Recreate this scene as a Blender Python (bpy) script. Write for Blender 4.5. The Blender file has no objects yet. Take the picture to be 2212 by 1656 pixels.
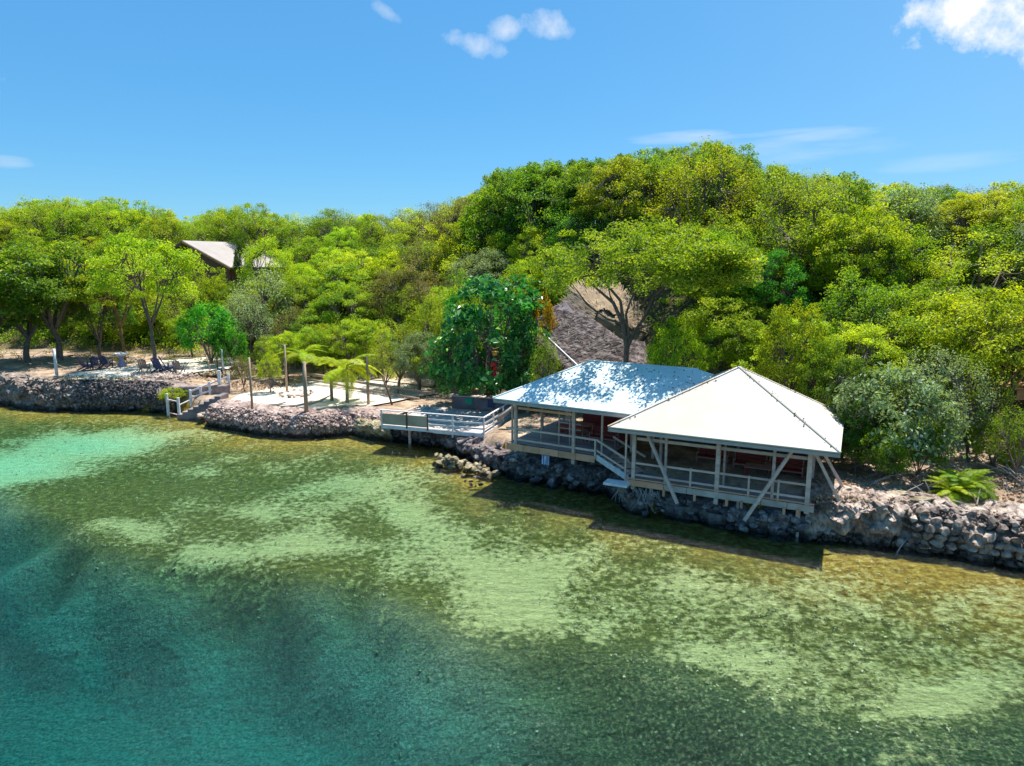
import bpy, bmesh, math, random
import numpy as np
from mathutils import Vector, Matrix

random.seed(7)
rng = np.random.default_rng(7)
C = bpy.context.scene.collection
S = bpy.context.scene

# ------------------------------------------------------------------ camera
CAM_H = 12.0
PITCH = math.radians(10.0)
FPX = 1475.4                      # focal length in units of a 2212 px wide frame
cd = bpy.data.cameras.new('camera')
cd.sensor_width = 36.0
cd.lens = FPX / 2212.0 * 36.0
cd.clip_start = 0.1
cd.clip_end = 6000.0
cam = bpy.data.objects.new('camera', cd)
cam.location = (0, 0, CAM_H)
cam.rotation_euler = (math.radians(90.0) - PITCH, 0, 0)
C.objects.link(cam)
S.camera = cam

# ------------------------------------------------------------------ light
SUN_DIR = Vector((0.95, 1.25, 4.0)).normalized()
SUN_EL = math.asin(SUN_DIR.z)
SUN_AZ = math.atan2(SUN_DIR.x, SUN_DIR.y)
w = bpy.data.worlds.new('World')
S.world = w
w.use_nodes = True
nt = w.node_tree
nt.nodes.clear()
N = nt.nodes.new
out = N('ShaderNodeOutputWorld')
bg = N('ShaderNodeBackground')
bg.inputs['Strength'].default_value = 0.064
sky = N('ShaderNodeTexSky')
sky.sky_type = 'NISHITA'
sky.sun_disc = False
sky.sun_elevation = SUN_EL
sky.sun_rotation = SUN_AZ
sky.air_density = 1.0
sky.dust_density = 0.3
sky.ozone_density = 2.5
# clouds: a few small bright ones low in the sky, each a noise-edged patch round a direction
geo = N('ShaderNodeTexCoord')
def vmath(op, a, b=None):
    n = N('ShaderNodeVectorMath'); n.operation = op
    for i, s in enumerate((a, b)):
        if s is None: continue
        if isinstance(s, (tuple, list)): n.inputs[i].default_value = s
        else: nt.links.new(s, n.inputs[i])
    return n
def m1(op, a, b=None, c=None, clamp=False):
    n = N('ShaderNodeMath'); n.operation = op; n.use_clamp = clamp
    for i, s in enumerate((a, b, c)):
        if s is None: continue
        if isinstance(s, (int, float)): n.inputs[i].default_value = s
        else: nt.links.new(s, n.inputs[i])
    return n.outputs[0]
def pixdir(u, v):
    dx = (u - 1106) / FPX; dy = (828 - v) / FPX
    d = Vector((dx, math.cos(PITCH) + dy * math.sin(PITCH), -math.sin(PITCH) + dy * math.cos(PITCH)))
    return d.normalized()
nz = N('ShaderNodeTexNoise'); nz.inputs['Scale'].default_value = 26; nz.inputs['Detail'].default_value = 9
nz.inputs['Roughness'].default_value = 0.62
nt.links.new(geo.outputs['Generated'], nz.inputs['Vector'])
nb = N('ShaderNodeTexNoise'); nb.inputs['Scale'].default_value = 9; nb.inputs['Detail'].default_value = 6
sc_ = vmath('MULTIPLY', geo.outputs['Generated'], (1, 1, 6))
nt.links.new(sc_.outputs[0], nb.inputs['Vector'])
def cloud(u, v, hw, hh, amt, noise, edge=1.4, rot=0.0):
    d = pixdir(u, v)
    r = Vector((d.y, -d.x, 0)).normalized(); up = r.cross(d).normalized()
    c, s = math.cos(rot), math.sin(rot)
    r2 = r * c + up * s; u2 = up * c - r * s
    dv = vmath('SUBTRACT', geo.outputs['Generated'], tuple(d)).outputs[0]
    a = vmath('DOT_PRODUCT', dv, tuple(r2 / (hw / FPX))).outputs['Value']
    b = vmath('DOT_PRODUCT', dv, tuple(u2 / (hh / FPX))).outputs['Value']
    q = m1('ADD', m1('MULTIPLY', a, a), m1('MULTIPLY', b, b))
    f = m1('SUBTRACT', 1.0, q)
    f = m1('ADD', f, m1('MULTIPLY', m1('SUBTRACT', noise, 0.5), 4.6))
    # nothing outside a soft limit round the direction
    lim = m1('SUBTRACT', 1.6, m1('MULTIPLY', q, 0.45), clamp=True)
    front = vmath('DOT_PRODUCT', geo.outputs['Generated'], tuple(d)).outputs['Value']
    fr = m1('GREATER_THAN', front, 0.3)
    f = m1('MULTIPLY', f, edge * 0.5, clamp=True)
    return m1('MULTIPLY', m1('MULTIPLY', m1('MULTIPLY', f, lim), fr), amt)
cl = None
for (u, v, hw, hh, amt, noi, e, rot) in [
        (1030, 98, 62, 22, 0.75, 0, 0.8, -0.25), (1095, 62, 38, 22, 0.7, 0, 0.8, 0.1), (1172, 50, 55, 26, 0.8, 0, 0.8, -0.15),
        (2130, 22, 120, 62, 1.0, 0, 1.6, 0.0), (2210, -10, 150, 70, 1.0, 0, 1.5, 0.0), (2330, 40, 140, 60, 1.0, 0, 1.5, 0.0),
        (835, 28, 34, 12, 0.45, 0, 0.8, -0.5),
        (1470, 296, 120, 12, 0.45, 1, 0.8, 0.03), (1640, 290, 150, 7, 0.4, 1, 0.8, 0.03), (1780, 295, 95, 14, 0.42, 1, 0.8, 0.04),
        (1690, 325, 190, 26, 0.42, 1, 0.6, 0.0), (2040, 350, 130, 14, 0.3, 1, 0.7, 0.03), (10, 352, 35, 11, 0.35, 1, 0.8, 0.0),
        (-420, 120, 200, 50, 0.8, 0, 1.2, 0.0), (2800, 260, 260, 40, 0.6, 1, 0.8, 0.0), (600, -500, 180, 60, 0.7, 0, 1.2, 0.1)]:
    f = cloud(u, v, hw, hh, amt, (nz, nb)[noi].outputs['Fac'], e, rot)
    cl = f if cl is None else m1('MAXIMUM', cl, f)
grade = N('ShaderNodeHueSaturation'); grade.inputs['Saturation'].default_value = 1.25
nt.links.new(sky.outputs[0], grade.inputs['Color'])
tint = N('ShaderNodeMix'); tint.data_type = 'RGBA'; tint.blend_type = 'MULTIPLY'; tint.inputs[0].default_value = 1.0
nt.links.new(grade.outputs[0], tint.inputs[6]); tint.inputs[7].default_value = (0.70, 1.02, 1.2, 1)
air = N('ShaderNodeMix'); air.data_type = 'RGBA'; air.inputs[0].default_value = 0.45
nt.links.new(tint.outputs[2], air.inputs[6]); air.inputs[7].default_value = (1.2, 4.3, 7.8, 1)
# faint humid veil toward the right of the view (direction of the sun side)
hz = vmath('DOT_PRODUCT', geo.outputs['Generated'], tuple(Vector((0.80, 0.55, 0.22)).normalized())).outputs['Value']
hz = m1('MULTIPLY', m1('POWER', m1('MAXIMUM', hz, 0.0), 5.0), 0.35, clamp=True)
veil = N('ShaderNodeMix'); veil.data_type = 'RGBA'
nt.links.new(hz, veil.inputs[0]); nt.links.new(air.outputs[2], veil.inputs[6]); veil.inputs[7].default_value = (3.6, 6.2, 8.6, 1)
mix = N('ShaderNodeMix'); mix.data_type = 'RGBA'
nt.links.new(cl, mix.inputs[0])
nt.links.new(veil.outputs[2], mix.inputs[6])
mix.inputs[7].default_value = (8.3, 8.6, 8.9, 1)
nt.links.new(mix.outputs[2], bg.inputs['Color'])
nt.links.new(bg.outputs[0], out.inputs[0])

sl = bpy.data.lights.new('sun', 'SUN')
sl.energy = 4.6
sl.angle = math.radians(0.55)
sl.color = (1.0, 0.955, 0.88)
sun = bpy.data.objects.new('sun', sl)
sun.rotation_euler = SUN_DIR.to_track_quat('Z', 'Y').to_euler()
sun.location = (30, 30, 90)
C.objects.link(sun)

S.view_settings.view_transform = 'Standard'
S.view_settings.look = 'None'
S.view_settings.exposure = 0.92
S.view_settings.gamma = 1.0
S.view_settings.use_curve_mapping = False
S.render.engine = 'CYCLES'
S.cycles.use_denoising = True
S.cycles.max_bounces = 8
S.cycles.transparent_max_bounces = 16
S.cycles.caustics_reflective = False
S.cycles.caustics_refractive = False
S.cycles.sample_clamp_indirect = 4.0

# ------------------------------------------------------------------ survey helpers
def at(u, v, z):
    """the point at height z seen at (u, v) of a 2212 px wide picture"""
    dx = (u - 1106) / FPX; dy = (828 - v) / FPX
    d = Vector((dx, math.cos(PITCH) + dy * math.sin(PITCH), -math.sin(PITCH) + dy * math.cos(PITCH)))
    t = (z - CAM_H) / d.z
    return Vector((d.x * t, d.y * t, z))
def proj(x, y, z):
    zz = z - CAM_H
    dep = y * math.cos(PITCH) - zz * math.sin(PITCH)
    up = y * math.sin(PITCH) + zz * math.cos(PITCH)
    return 1106 + FPX * x / dep, 828 - FPX * up / dep
def z_at(v, y):
    dy = (828 - v) / FPX
    a = math.cos(PITCH) + dy * math.sin(PITCH); b = -math.sin(PITCH) + dy * math.cos(PITCH)
    return CAM_H + y * b / a

# numpy value noise
def _hash(ix, iy, iz, seed):
    h = (ix * 374761393 + iy * 668265263 + iz * 2147483647 + seed * 1274126177) & 0xffffffff
    h = ((h ^ (h >> 13)) * 1274126177) & 0xffffffff
    h = h ^ (h >> 16)
    return (h & 0xffff) / 65535.0
def vnoise(p, seed=0):
    p = np.asarray(p, float)
    i = np.floor(p).astype(np.int64); f = p - i; f = f * f * (3 - 2 * f)
    r = 0
    for dx in (0, 1):
        for dy in (0, 1):
            for dz in (0, 1):
                wgt = (f[..., 0] if dx else 1 - f[..., 0]) * (f[..., 1] if dy else 1 - f[..., 1]) * (f[..., 2] if dz else 1 - f[..., 2])
                r = r + wgt * _hash(i[..., 0] + dx, i[..., 1] + dy, i[..., 2] + dz, seed)
    return r
def fbm(p, octv=4, seed=0, rough=0.5):
    p = np.asarray(p, float); a = 1.0; s = 0; t = 0
    for k in range(octv):
        s = s + a * vnoise(p * 2 ** k + 17.3 * k, seed + k); t += a; a *= rough
    return s / t
def sstep(x): x = np.clip(x, 0, 1); return x * x * (3 - 2 * x)

# ------------------------------------------------------------------ mesh helpers
def mesh_np(name, verts, faces, mats=(), smooth=False, attrs=None):
    verts = np.asarray(verts, np.float32); faces = np.asarray(faces, np.int32)
    me = bpy.data.meshes.new(name)
    n, k = faces.shape
    me.vertices.add(len(verts)); me.vertices.foreach_set('co', verts.ravel())
    me.loops.add(n * k); me.loops.foreach_set('vertex_index', faces.ravel())
    me.polygons.add(n)
    me.polygons.foreach_set('loop_start', np.arange(0, n * k, k, dtype=np.int32))
    me.polygons.foreach_set('loop_total', np.full(n, k, np.int32))
    me.polygons.foreach_set('use_smooth', np.full(n, smooth, bool))
    for a, (dom, vals) in (attrs or {}).items():
        at_ = me.attributes.new(a, 'FLOAT', dom)
        at_.data.foreach_set('value', np.asarray(vals, np.float32))
    me.update(calc_edges=True)
    for m in mats: me.materials.append(m)
    return me
class MB:
    def __init__(s): s.v = []; s.f = []; s.mi = []
    def hexa(s, p, mi=0):
        b = len(s.v); s.v += [tuple(q) for q in p]
        for q in ((0, 3, 2, 1), (4, 5, 6, 7), (0, 1, 5, 4), (1, 2, 6, 5), (2, 3, 7, 6), (3, 0, 4, 7)):
            s.f.append(tuple(b + i for i in q)); s.mi.append(mi)
    def box(s, c, sz, ax=None, mi=0):
        c = Vector(c); X, Y, Z = ax if ax else (Vector((1, 0, 0)), Vector((0, 1, 0)), Vector((0, 0, 1)))
        X = X * sz[0] / 2; Y = Y * sz[1] / 2; Z = Z * sz[2] / 2
        s.hexa([c - X - Y - Z, c + X - Y - Z, c + X + Y - Z, c - X + Y - Z, c - X - Y + Z, c + X - Y + Z, c + X + Y + Z, c - X + Y + Z], mi)
    def beam(s, a, b, wd, ht, up=None, mi=0):
        a = Vector(a); b = Vector(b); d = (b - a); L = d.length; d.normalize()
        up = Vector(up) if up else (Vector((0, 0, 1)) if abs(d.z) < 0.9 else Vector((0, 1, 0)))
        r = d.cross(up).normalized(); u = r.cross(d).normalized()
        s.box((a + b) / 2, (wd, L, ht), (r, d, u), mi)
    def tube(s, pts, rad, n=7, cap=True, mi=0):
        pts = [Vector(p) for p in pts]; b0 = len(s.v)
        for i, p in enumerate(pts):
            d = (pts[min(i + 1, len(pts) - 1)] - pts[max(i - 1, 0)]).normalized()
            ref = Vector((1, 0, 0)) if abs(d.x) < 0.8 else Vector((0, 1, 0))
            e = d.cross(ref).normalized(); g = d.cross(e).normalized()
            r = rad[i] if isinstance(rad, (list, tuple)) else rad
            for k in range(n):
                a = 2 * math.pi * k / n
                s.v.append(tuple(p + (e * math.cos(a) + g * math.sin(a)) * r))
        for i in range(len(pts) - 1):
            for k in range(n):
                s.f.append((b0 + i * n + k, b0 + i * n + (k + 1) % n, b0 + (i + 1) * n + (k + 1) % n, b0 + (i + 1) * n + k)); s.mi.append(mi)
        if cap:
            s.f.append(tuple(b0 + k for k in reversed(range(n)))); s.mi.append(mi)
            s.f.append(tuple(b0 + (len(pts) - 1) * n + k for k in range(n))); s.mi.append(mi)
    def poly(s, pts, mi=0):
        b = len(s.v); s.v += [tuple(p) for p in pts]; s.f.append(tuple(range(b, b + len(pts)))); s.mi.append(mi)
    def slab(s, pts, th, mi=0):
        """closed plate: outline pts (counter-clockwise seen from above) and thickness downward"""
        n = len(pts); b = len(s.v)
        s.v += [tuple(p) for p in pts] + [(p[0], p[1], p[2] - th) for p in pts]
        s.f.append(tuple(range(b, b + n))); s.mi.append(mi)
        s.f.append(tuple(b + n + i for i in reversed(range(n)))); s.mi.append(mi)
        for i in range(n):
            j = (i + 1) % n; s.f.append((b + i, b + n + i, b + n + j, b + j)); s.mi.append(mi)
    def mesh(s, name, mats, smooth=False):
        me = bpy.data.meshes.new(name); me.from_pydata(s.v, [], s.f)
        for m in (mats if isinstance(mats, (list, tuple)) else [mats]): me.materials.append(m)
        me.polygons.foreach_set('material_index', s.mi)
        me.polygons.foreach_set('use_smooth', [smooth] * len(s.f)); me.update()
        return me
    def build(s, name, mats, parent=None, smooth=False, bevel=0):
        o = bpy.data.objects.new(name, s.mesh(name, mats, smooth)); C.objects.link(o)
        if parent: put(o, parent)
        if bevel:
            b = o.modifiers.new('bevel', 'BEVEL'); b.width = bevel; b.segments = 1
        return o
def put(o, parent):
    """parent o, keeping the world coordinates its mesh was written in"""
    o.parent = parent
    o.matrix_parent_inverse = Matrix.Translation(-parent.location) if parent.rotation_euler.z == 0 else (Matrix.Translation(parent.location) @ parent.rotation_euler.to_matrix().to_4x4()).inverted()
def tag(o, label=None, cat=None, group=None, kind=None):
    for k, v in (('label', label), ('category', cat), ('group', group), ('kind', kind)):
        if v: o[k] = v
    return o
def thing(name, loc, label, cat, group=None, rz=0.0):
    o = bpy.data.objects.new(name, None); C.objects.link(o)
    o.location = loc; o.rotation_euler = (0, 0, rz); o.empty_display_size = 0.3
    return tag(o, label, cat, group)
def link(name, me, parent=None):
    o = bpy.data.objects.new(name, me); C.objects.link(o)
    if parent: o.parent = parent
    return o
def copy_tree(root, loc, rz=0.0, sc=(1, 1, 1)):
    r = root.copy(); C.objects.link(r); r.location = loc; r.rotation_euler = (0, 0, rz); r.scale = sc
    for ch in root.children:
        c = ch.copy(); C.objects.link(c); c.parent = r
        for g in ch.children:
            d = g.copy(); C.objects.link(d); d.parent = c
    return r

# ------------------------------------------------------------------ materials
def mat(name, col, rough=0.8, col2=None, scale=3.0, detail=6, bump=0.0, bscale=None, spec=0.3, coords='Object', stretch=None, lo=0.35, hi=0.65, obj_rand=0.0, metallic=0.0, bdist=0.05):
    m = bpy.data.materials.new(name); m.use_nodes = True
    t = m.node_tree; p = t.nodes['Principled BSDF']
    p.inputs['Roughness'].default_value = rough
    p.inputs['Specular IOR Level'].default_value = spec
    p.inputs['Metallic'].default_value = metallic
    tc = t.nodes.new('ShaderNodeTexCoord'); src = tc.outputs[coords]
    if stretch:
        mp = t.nodes.new('ShaderNodeMapping'); mp.inputs['Scale'].default_value = stretch
        t.links.new(src, mp.inputs['Vector']); src = mp.outputs[0]
    if col2 is not None:
        nz = t.nodes.new('ShaderNodeTexNoise'); nz.inputs['Scale'].default_value = scale; nz.inputs['Detail'].default_value = detail
        nz.inputs['Roughness'].default_value = 0.6
        t.links.new(src, nz.inputs['Vector'])
        r = t.nodes.new('ShaderNodeValToRGB'); r.color_ramp.elements[0].position = lo; r.color_ramp.elements[1].position = hi
        r.color_ramp.elements[0].color = (*col, 1); r.color_ramp.elements[1].color = (*col2, 1)
        t.links.new(nz.outputs['Fac'], r.inputs['Fac']); csock = r.outputs[0]
    else:
        rgb = t.nodes.new('ShaderNodeRGB'); rgb.outputs[0].default_value = (*col, 1); csock = rgb.outputs[0]
    if obj_rand:
        oi = t.nodes.new('ShaderNodeObjectInfo'); mr = t.nodes.new('ShaderNodeMapRange')
        mr.inputs['To Min'].default_value = 1 - obj_rand; mr.inputs['To Max'].default_value = 1 + obj_rand
        t.links.new(oi.outputs['Random'], mr.inputs['Value'])
        mx = t.nodes.new('ShaderNodeVectorMath'); mx.operation = 'SCALE'
        t.links.new(csock, mx.inputs[0]); t.links.new(mr.outputs[0], mx.inputs['Scale']); csock = mx.outputs[0]
    t.links.new(csock, p.inputs['Base Color'])
    if bump:
        nb = t.nodes.new('ShaderNodeTexNoise'); nb.inputs['Scale'].default_value = bscale or scale * 2; nb.inputs['Detail'].default_value = 8
        nb.inputs['Roughness'].default_value = 0.65
        t.links.new(src, nb.inputs['Vector'])
        b = t.nodes.new('ShaderNodeBump'); b.inputs['Strength'].default_value = bump; b.inputs['Distance'].default_value = bdist
        t.links.new(nb.outputs['Fac'], b.inputs['Height']); t.links.new(b.outputs[0], p.inputs['Normal'])
    return m
LG = (2.95, 2.25, 1.5)
def leaf_mat(name, c1, c2, c3=None, trans=0.48, rough=0.5, tcol=None, spec=0.35):
    """c1..c2 by leaf tint, per-tree random brightness; light passes through the blades"""
    g_ = lambda c: (min(.58, c[0] * LG[0]), min(.62, c[1] * LG[1]), c[2] * LG[2])
    c1, c2, c3 = g_(c1), g_(c2), (g_(c3) if c3 else None)
    m = bpy.data.materials.new(name); m.use_nodes = True
    t = m.node_tree; p = t.nodes['Principled BSDF']; o = t.nodes['Material Output']
    a = t.nodes.new('ShaderNodeAttribute'); a.attribute_name = 'tint'
    r = t.nodes.new('ShaderNodeValToRGB'); e = r.color_ramp.elements
    e[0].position = 0.1; e[0].color = (*c1, 1); e[1].position = 0.85; e[1].color = (*c2, 1)
    if c3:
        n = e.new(0.97); n.color = (*c3, 1)
    t.links.new(a.outputs['Fac'], r.inputs['Fac'])
    oi = t.nodes.new('ShaderNodeObjectInfo'); mr = t.nodes.new('ShaderNodeMapRange')
    mr.inputs['To Min'].default_value = 0.8; mr.inputs['To Max'].default_value = 1.2
    t.links.new(oi.outputs['Random'], mr.inputs['Value'])
    hs = t.nodes.new('ShaderNodeHueSaturation')
    mh = t.nodes.new('ShaderNodeMapRange'); mh.inputs['To Min'].default_value = 0.485; mh.inputs['To Max'].default_value = 0.515
    ml = t.nodes.new('ShaderNodeMath'); ml.operation = 'MULTIPLY'; ml.inputs[1].default_value = 7.31
    fr = t.nodes.new('ShaderNodeMath'); fr.operation = 'FRACT'
    t.links.new(oi.outputs['Random'], ml.inputs[0]); t.links.new(ml.outputs[0], fr.inputs[0]); t.links.new(fr.outputs[0], mh.inputs['Value'])
    t.links.new(mh.outputs[0], hs.inputs['Hue'])
    t.links.new(r.outputs[0], hs.inputs['Color']); t.links.new(mr.outputs[0], hs.inputs['Value'])
    t.links.new(hs.outputs[0], p.inputs['Base Color'])
    p.inputs['Roughness'].default_value = rough; p.inputs['Specular IOR Level'].default_value = spec
    tr = t.nodes.new('ShaderNodeBsdfTranslucent')
    g = t.nodes.new('ShaderNodeMix'); g.data_type = 'RGBA'; g.blend_type = 'MULTIPLY'; g.inputs[0].default_value = 1
    t.links.new(hs.outputs[0], g.inputs[6]); g.inputs[7].default_value = (*(tcol or (1.35, 1.3, 0.5)), 1)
    t.links.new(g.outputs[2], tr.inputs['Color'])
    mx = t.nodes.new('ShaderNodeMixShader'); mx.inputs[0].default_value = trans
    t.links.new(p.outputs[0], mx.inputs[1]); t.links.new(tr.outputs[0], mx.inputs[2]); t.links.new(mx.outputs[0], o.inputs['Surface'])
    return m

M = {}
M['roof'] = mat('white_roof_sheet', (0.66, 0.60, 0.49), 0.6, (0.55, 0.49, 0.40), 0.5, detail=10, bump=0.08, bscale=5, lo=.35, hi=.6)
M['roof_cool'] = mat('pale_aqua_roof_sheet', (0.60, 0.70, 0.69), 0.55, (0.46, 0.56, 0.56), 0.5, detail=10, bump=0.08, bscale=5)
M['roof_trim'] = mat('roof_trim', (0.52, 0.42, 0.37), 0.6, (0.40, 0.37, 0.36), 2)
M['ridge_cap'] = mat('stained_ridge_cap', (0.55, 0.36, 0.22), 0.6, (0.72, 0.66, 0.58), 0.8, lo=0.4, hi=0.6)
M['timber_grey'] = mat('painted_timber', (0.76, 0.55, 0.46), 0.65, (0.54, 0.38, 0.32), 1.6, stretch=(1, 1, 3), obj_rand=0.12)
M['timber_tan'] = mat('raw_timber', (0.80, 0.41, 0.25), 0.7, (0.56, 0.28, 0.16), 1.2, detail=8, obj_rand=0.2)
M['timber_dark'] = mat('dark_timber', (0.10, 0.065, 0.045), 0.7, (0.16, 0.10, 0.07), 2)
M['white_paint'] = mat('worn_white_paint', (0.82, 0.78, 0.77), 0.5, (0.58, 0.56, 0.58), 3)
M['floor_boards'] = mat('grey_floor_board', (0.42, 0.38, 0.39), 0.5, (0.32, 0.29, 0.30), 1.0, obj_rand=0.15)
M['deck_boards'] = mat('weathered_deck_board', (0.66, 0.60, 0.55), 0.75, (0.42, 0.37, 0.34), 1.2, obj_rand=0.2)
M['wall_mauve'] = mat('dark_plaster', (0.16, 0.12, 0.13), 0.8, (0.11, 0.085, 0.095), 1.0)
M['red_wood'] = mat('red_painted_wood', (0.34, 0.035, 0.03), 0.45, (0.22, 0.025, 0.025), 3, obj_rand=0.1)
M['pink_wood'] = mat('faded_pink_wood', (0.48, 0.24, 0.19), 0.6, (0.38, 0.17, 0.14), 2)
M['concrete'] = mat('old_concrete', (0.42, 0.31, 0.27), 0.9, (0.20, 0.15, 0.14), 2.2, bump=0.5, bscale=8)
M['concrete_pale'] = mat('pale_concrete', (0.62, 0.52, 0.45), 0.9, (0.45, 0.36, 0.31), 1.5, bump=0.3, bscale=7)
M['steel'] = mat('galvanised_pipe', (0.45, 0.46, 0.48), 0.4, metallic=0.6)
M['blue_paint'] = mat('navy_blue_paint', (0.055, 0.075, 0.17), 0.5, (0.035, 0.05, 0.12), 3)
M['purple_stone'] = mat('mauve_glazed_stone', (0.30, 0.24, 0.42), 0.5, (0.42, 0.36, 0.50), 5)
M['pole'] = mat('peeled_pole', (0.42, 0.31, 0.22), 0.8, (0.27, 0.19, 0.13), 4, stretch=(1, 1, .3), obj_rand=0.15)
M['bark'] = mat('grey_brown_bark', (0.13, 0.095, 0.075), 0.9, (0.22, 0.17, 0.14), 5, bump=0.6, bscale=14, obj_rand=0.2)
M['bark_pale'] = mat('pale_bark', (0.30, 0.24, 0.19), 0.9, (0.19, 0.14, 0.11), 5, bump=0.5, bscale=14, obj_rand=0.2)
M['bark_yellow'] = mat('lichen_yellow_bark', (0.30, 0.19, 0.06), 0.9, (0.14, 0.09, 0.05), 3, bump=0.6, bscale=12)
M['cloth_green'] = mat('green_cloth', (0.02, 0.30, 0.18), 0.7)
M['blue_white'] = mat('blue_striped_towel', (0.10, 0.16, 0.42), 0.8, (0.7, 0.72, 0.78), 9, stretch=(3, 3, 0.1), lo=0.48, hi=0.52)
M['ornament_red'] = mat('red_paper', (0.65, 0.02, 0.02), 0.5)
M['ornament_orange'] = mat('orange_paper', (0.85, 0.32, 0.03), 0.5)
M['brown_roof_under'] = mat('dark_brown_boards', (0.26, 0.12, 0.09), 0.8, (0.18, 0.085, 0.065), 2, stretch=(6, 6, 1))
M['pale_roof'] = mat('pale_metal_roof', (0.36, 0.32, 0.29), 0.7, (0.30, 0.265, 0.24), 0.5)
M['thatch_grey'] = mat('weathered_thatch', (0.115, 0.085, 0.08), 0.95, (0.33, 0.27, 0.25), 3.0, detail=10, bump=1.0, bscale=9, coords='UV', stretch=(10, 0.7, 1), lo=0.38, hi=0.66, bdist=0.15)
M['thatch_tan'] = mat('tan_thatch', (0.34, 0.255, 0.165), 0.95, (0.22, 0.165, 0.11), 1.2, detail=10, bump=0.8, bscale=8, bdist=0.1)
M['tan_post'] = mat('orange_timber', (0.50, 0.27, 0.12), 0.7, (0.36, 0.19, 0.09), 2)
M['litter'] = mat('dry_leaf', (0.22, 0.13, 0.075), 0.9, (0.36, 0.26, 0.17), 8, obj_rand=0.2)
M['driftwood'] = mat('bleached_wood', (0.42, 0.37, 0.33), 0.85, (0.28, 0.24, 0.21), 4)

def rock_mat(name, a, b, c, scale=1.6, wet=True):
    m = bpy.data.materials.new(name); m.use_nodes = True
    t = m.node_tree; p = t.nodes['Principled BSDF']; p.inputs['Roughness'].default_value = 0.9; p.inputs['Specular IOR Level'].default_value = 0.2
    g = t.nodes.new('ShaderNodeNewGeometry')
    n1 = t.nodes.new('ShaderNodeTexNoise'); n1.inputs['Scale'].default_value = scale; n1.inputs['Detail'].default_value = 10; n1.inputs['Roughness'].default_value = 0.7
    t.links.new(g.outputs['Position'], n1.inputs['Vector'])
    r = t.nodes.new('ShaderNodeValToRGB'); e = r.color_ramp.elements
    e[0].position = 0.36; e[0].color = (*a, 1); e[1].position = 0.66; e[1].color = (*c, 1)
    q = e.new(0.5); q.color = (*b, 1)
    t.links.new(n1.outputs['Fac'], r.inputs['Fac'])
    v = t.nodes.new('ShaderNodeTexVoronoi'); v.inputs['Scale'].default_value = 4.5
    t.links.new(g.outputs['Position'], v.inputs['Vector'])
    mr = t.nodes.new('ShaderNodeMapRange'); mr.inputs['From Min'].default_value = 0.0; mr.inputs['From Max'].default_value = 0.5
    mr.inputs['To Min'].default_value = 0.6; mr.inputs['To Max'].default_value = 1.15
    t.links.new(v.outputs['Distance'], mr.inputs['Value'])
    oi = t.nodes.new('ShaderNodeObjectInfo'); mo = t.nodes.new('ShaderNodeMapRange'); mo.inputs['To Min'].default_value = 0.72; mo.inputs['To Max'].default_value = 1.25
    t.links.new(oi.outputs['Random'], mo.inputs['Value'])
    mm = t.nodes.new('ShaderNodeMath'); mm.operation = 'MULTIPLY'; t.links.new(mr.outputs[0], mm.inputs[0]); t.links.new(mo.outputs[0], mm.inputs[1])
    sock = mm.outputs[0]
    if wet:   # the tide keeps the lowest hand's breadth stained dark brown
        sx = t.nodes.new('ShaderNodeSeparateXYZ'); t.links.new(g.outputs['Position'], sx.inputs[0])
        nn = t.nodes.new('ShaderNodeMath'); nn.operation = 'MULTIPLY_ADD'; nn.inputs[1].default_value = 0.5; t.links.new(n1.outputs['Fac'], nn.inputs[0]); t.links.new(sx.outputs['Z'], nn.inputs[2])
        wr = t.nodes.new('ShaderNodeMapRange'); wr.inputs['From Min'].default_value = 0.38; wr.inputs['From Max'].default_value = 0.62; wr.inputs['To Min'].default_value = 0.3; wr.inputs['To Max'].default_value = 1.0
        t.links.new(nn.outputs[0], wr.inputs['Value'])
        m3 = t.nodes.new('ShaderNodeMath'); m3.operation = 'MULTIPLY'; t.links.new(sock, m3.inputs[0]); t.links.new(wr.outputs[0], m3.inputs[1]); sock = m3.outputs[0]
    sc = t.nodes.new('ShaderNodeVectorMath'); sc.operation = 'SCALE'; t.links.new(r.outputs[0], sc.inputs[0]); t.links.new(sock, sc.inputs['Scale'])
    t.links.new(sc.outputs[0], p.inputs['Base Color'])
    n2 = t.nodes.new('ShaderNodeTexNoise'); n2.inputs['Scale'].default_value = 9; n2.inputs['Detail'].default_value = 10; n2.inputs['Roughness'].default_value = 0.75
    t.links.new(g.outputs['Position'], n2.inputs['Vector'])
    b1 = t.nodes.new('ShaderNodeBump'); b1.inputs['Strength'].default_value = 1.0; b1.inputs['Distance'].default_value = 0.12
    t.links.new(n2.outputs['Fac'], b1.inputs['Height']); t.links.new(b1.outputs[0], p.inputs['Normal'])
    return m
M['rock'] = rock_mat('coral_limestone', (0.13, 0.09, 0.075), (0.36, 0.28, 0.23), (0.62, 0.51, 0.42))
M['rock_pink'] = rock_mat('pinkish_coral_rubble', (0.20, 0.13, 0.11), (0.48, 0.35, 0.30), (0.75, 0.60, 0.52), 2.2)
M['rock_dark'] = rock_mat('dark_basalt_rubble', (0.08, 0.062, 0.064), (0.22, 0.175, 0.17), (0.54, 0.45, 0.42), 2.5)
M['rock_yellow'] = rock_mat('yellowish_limestone', (0.16, 0.12, 0.06), (0.38, 0.31, 0.19), (0.58, 0.50, 0.36), 2.0)
M['boulder_dark'] = mat('grey_boulder', (0.13, 0.11, 0.115), 0.9, (0.28, 0.235, 0.24), 0.8, bump=0.5, bscale=3)

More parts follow.
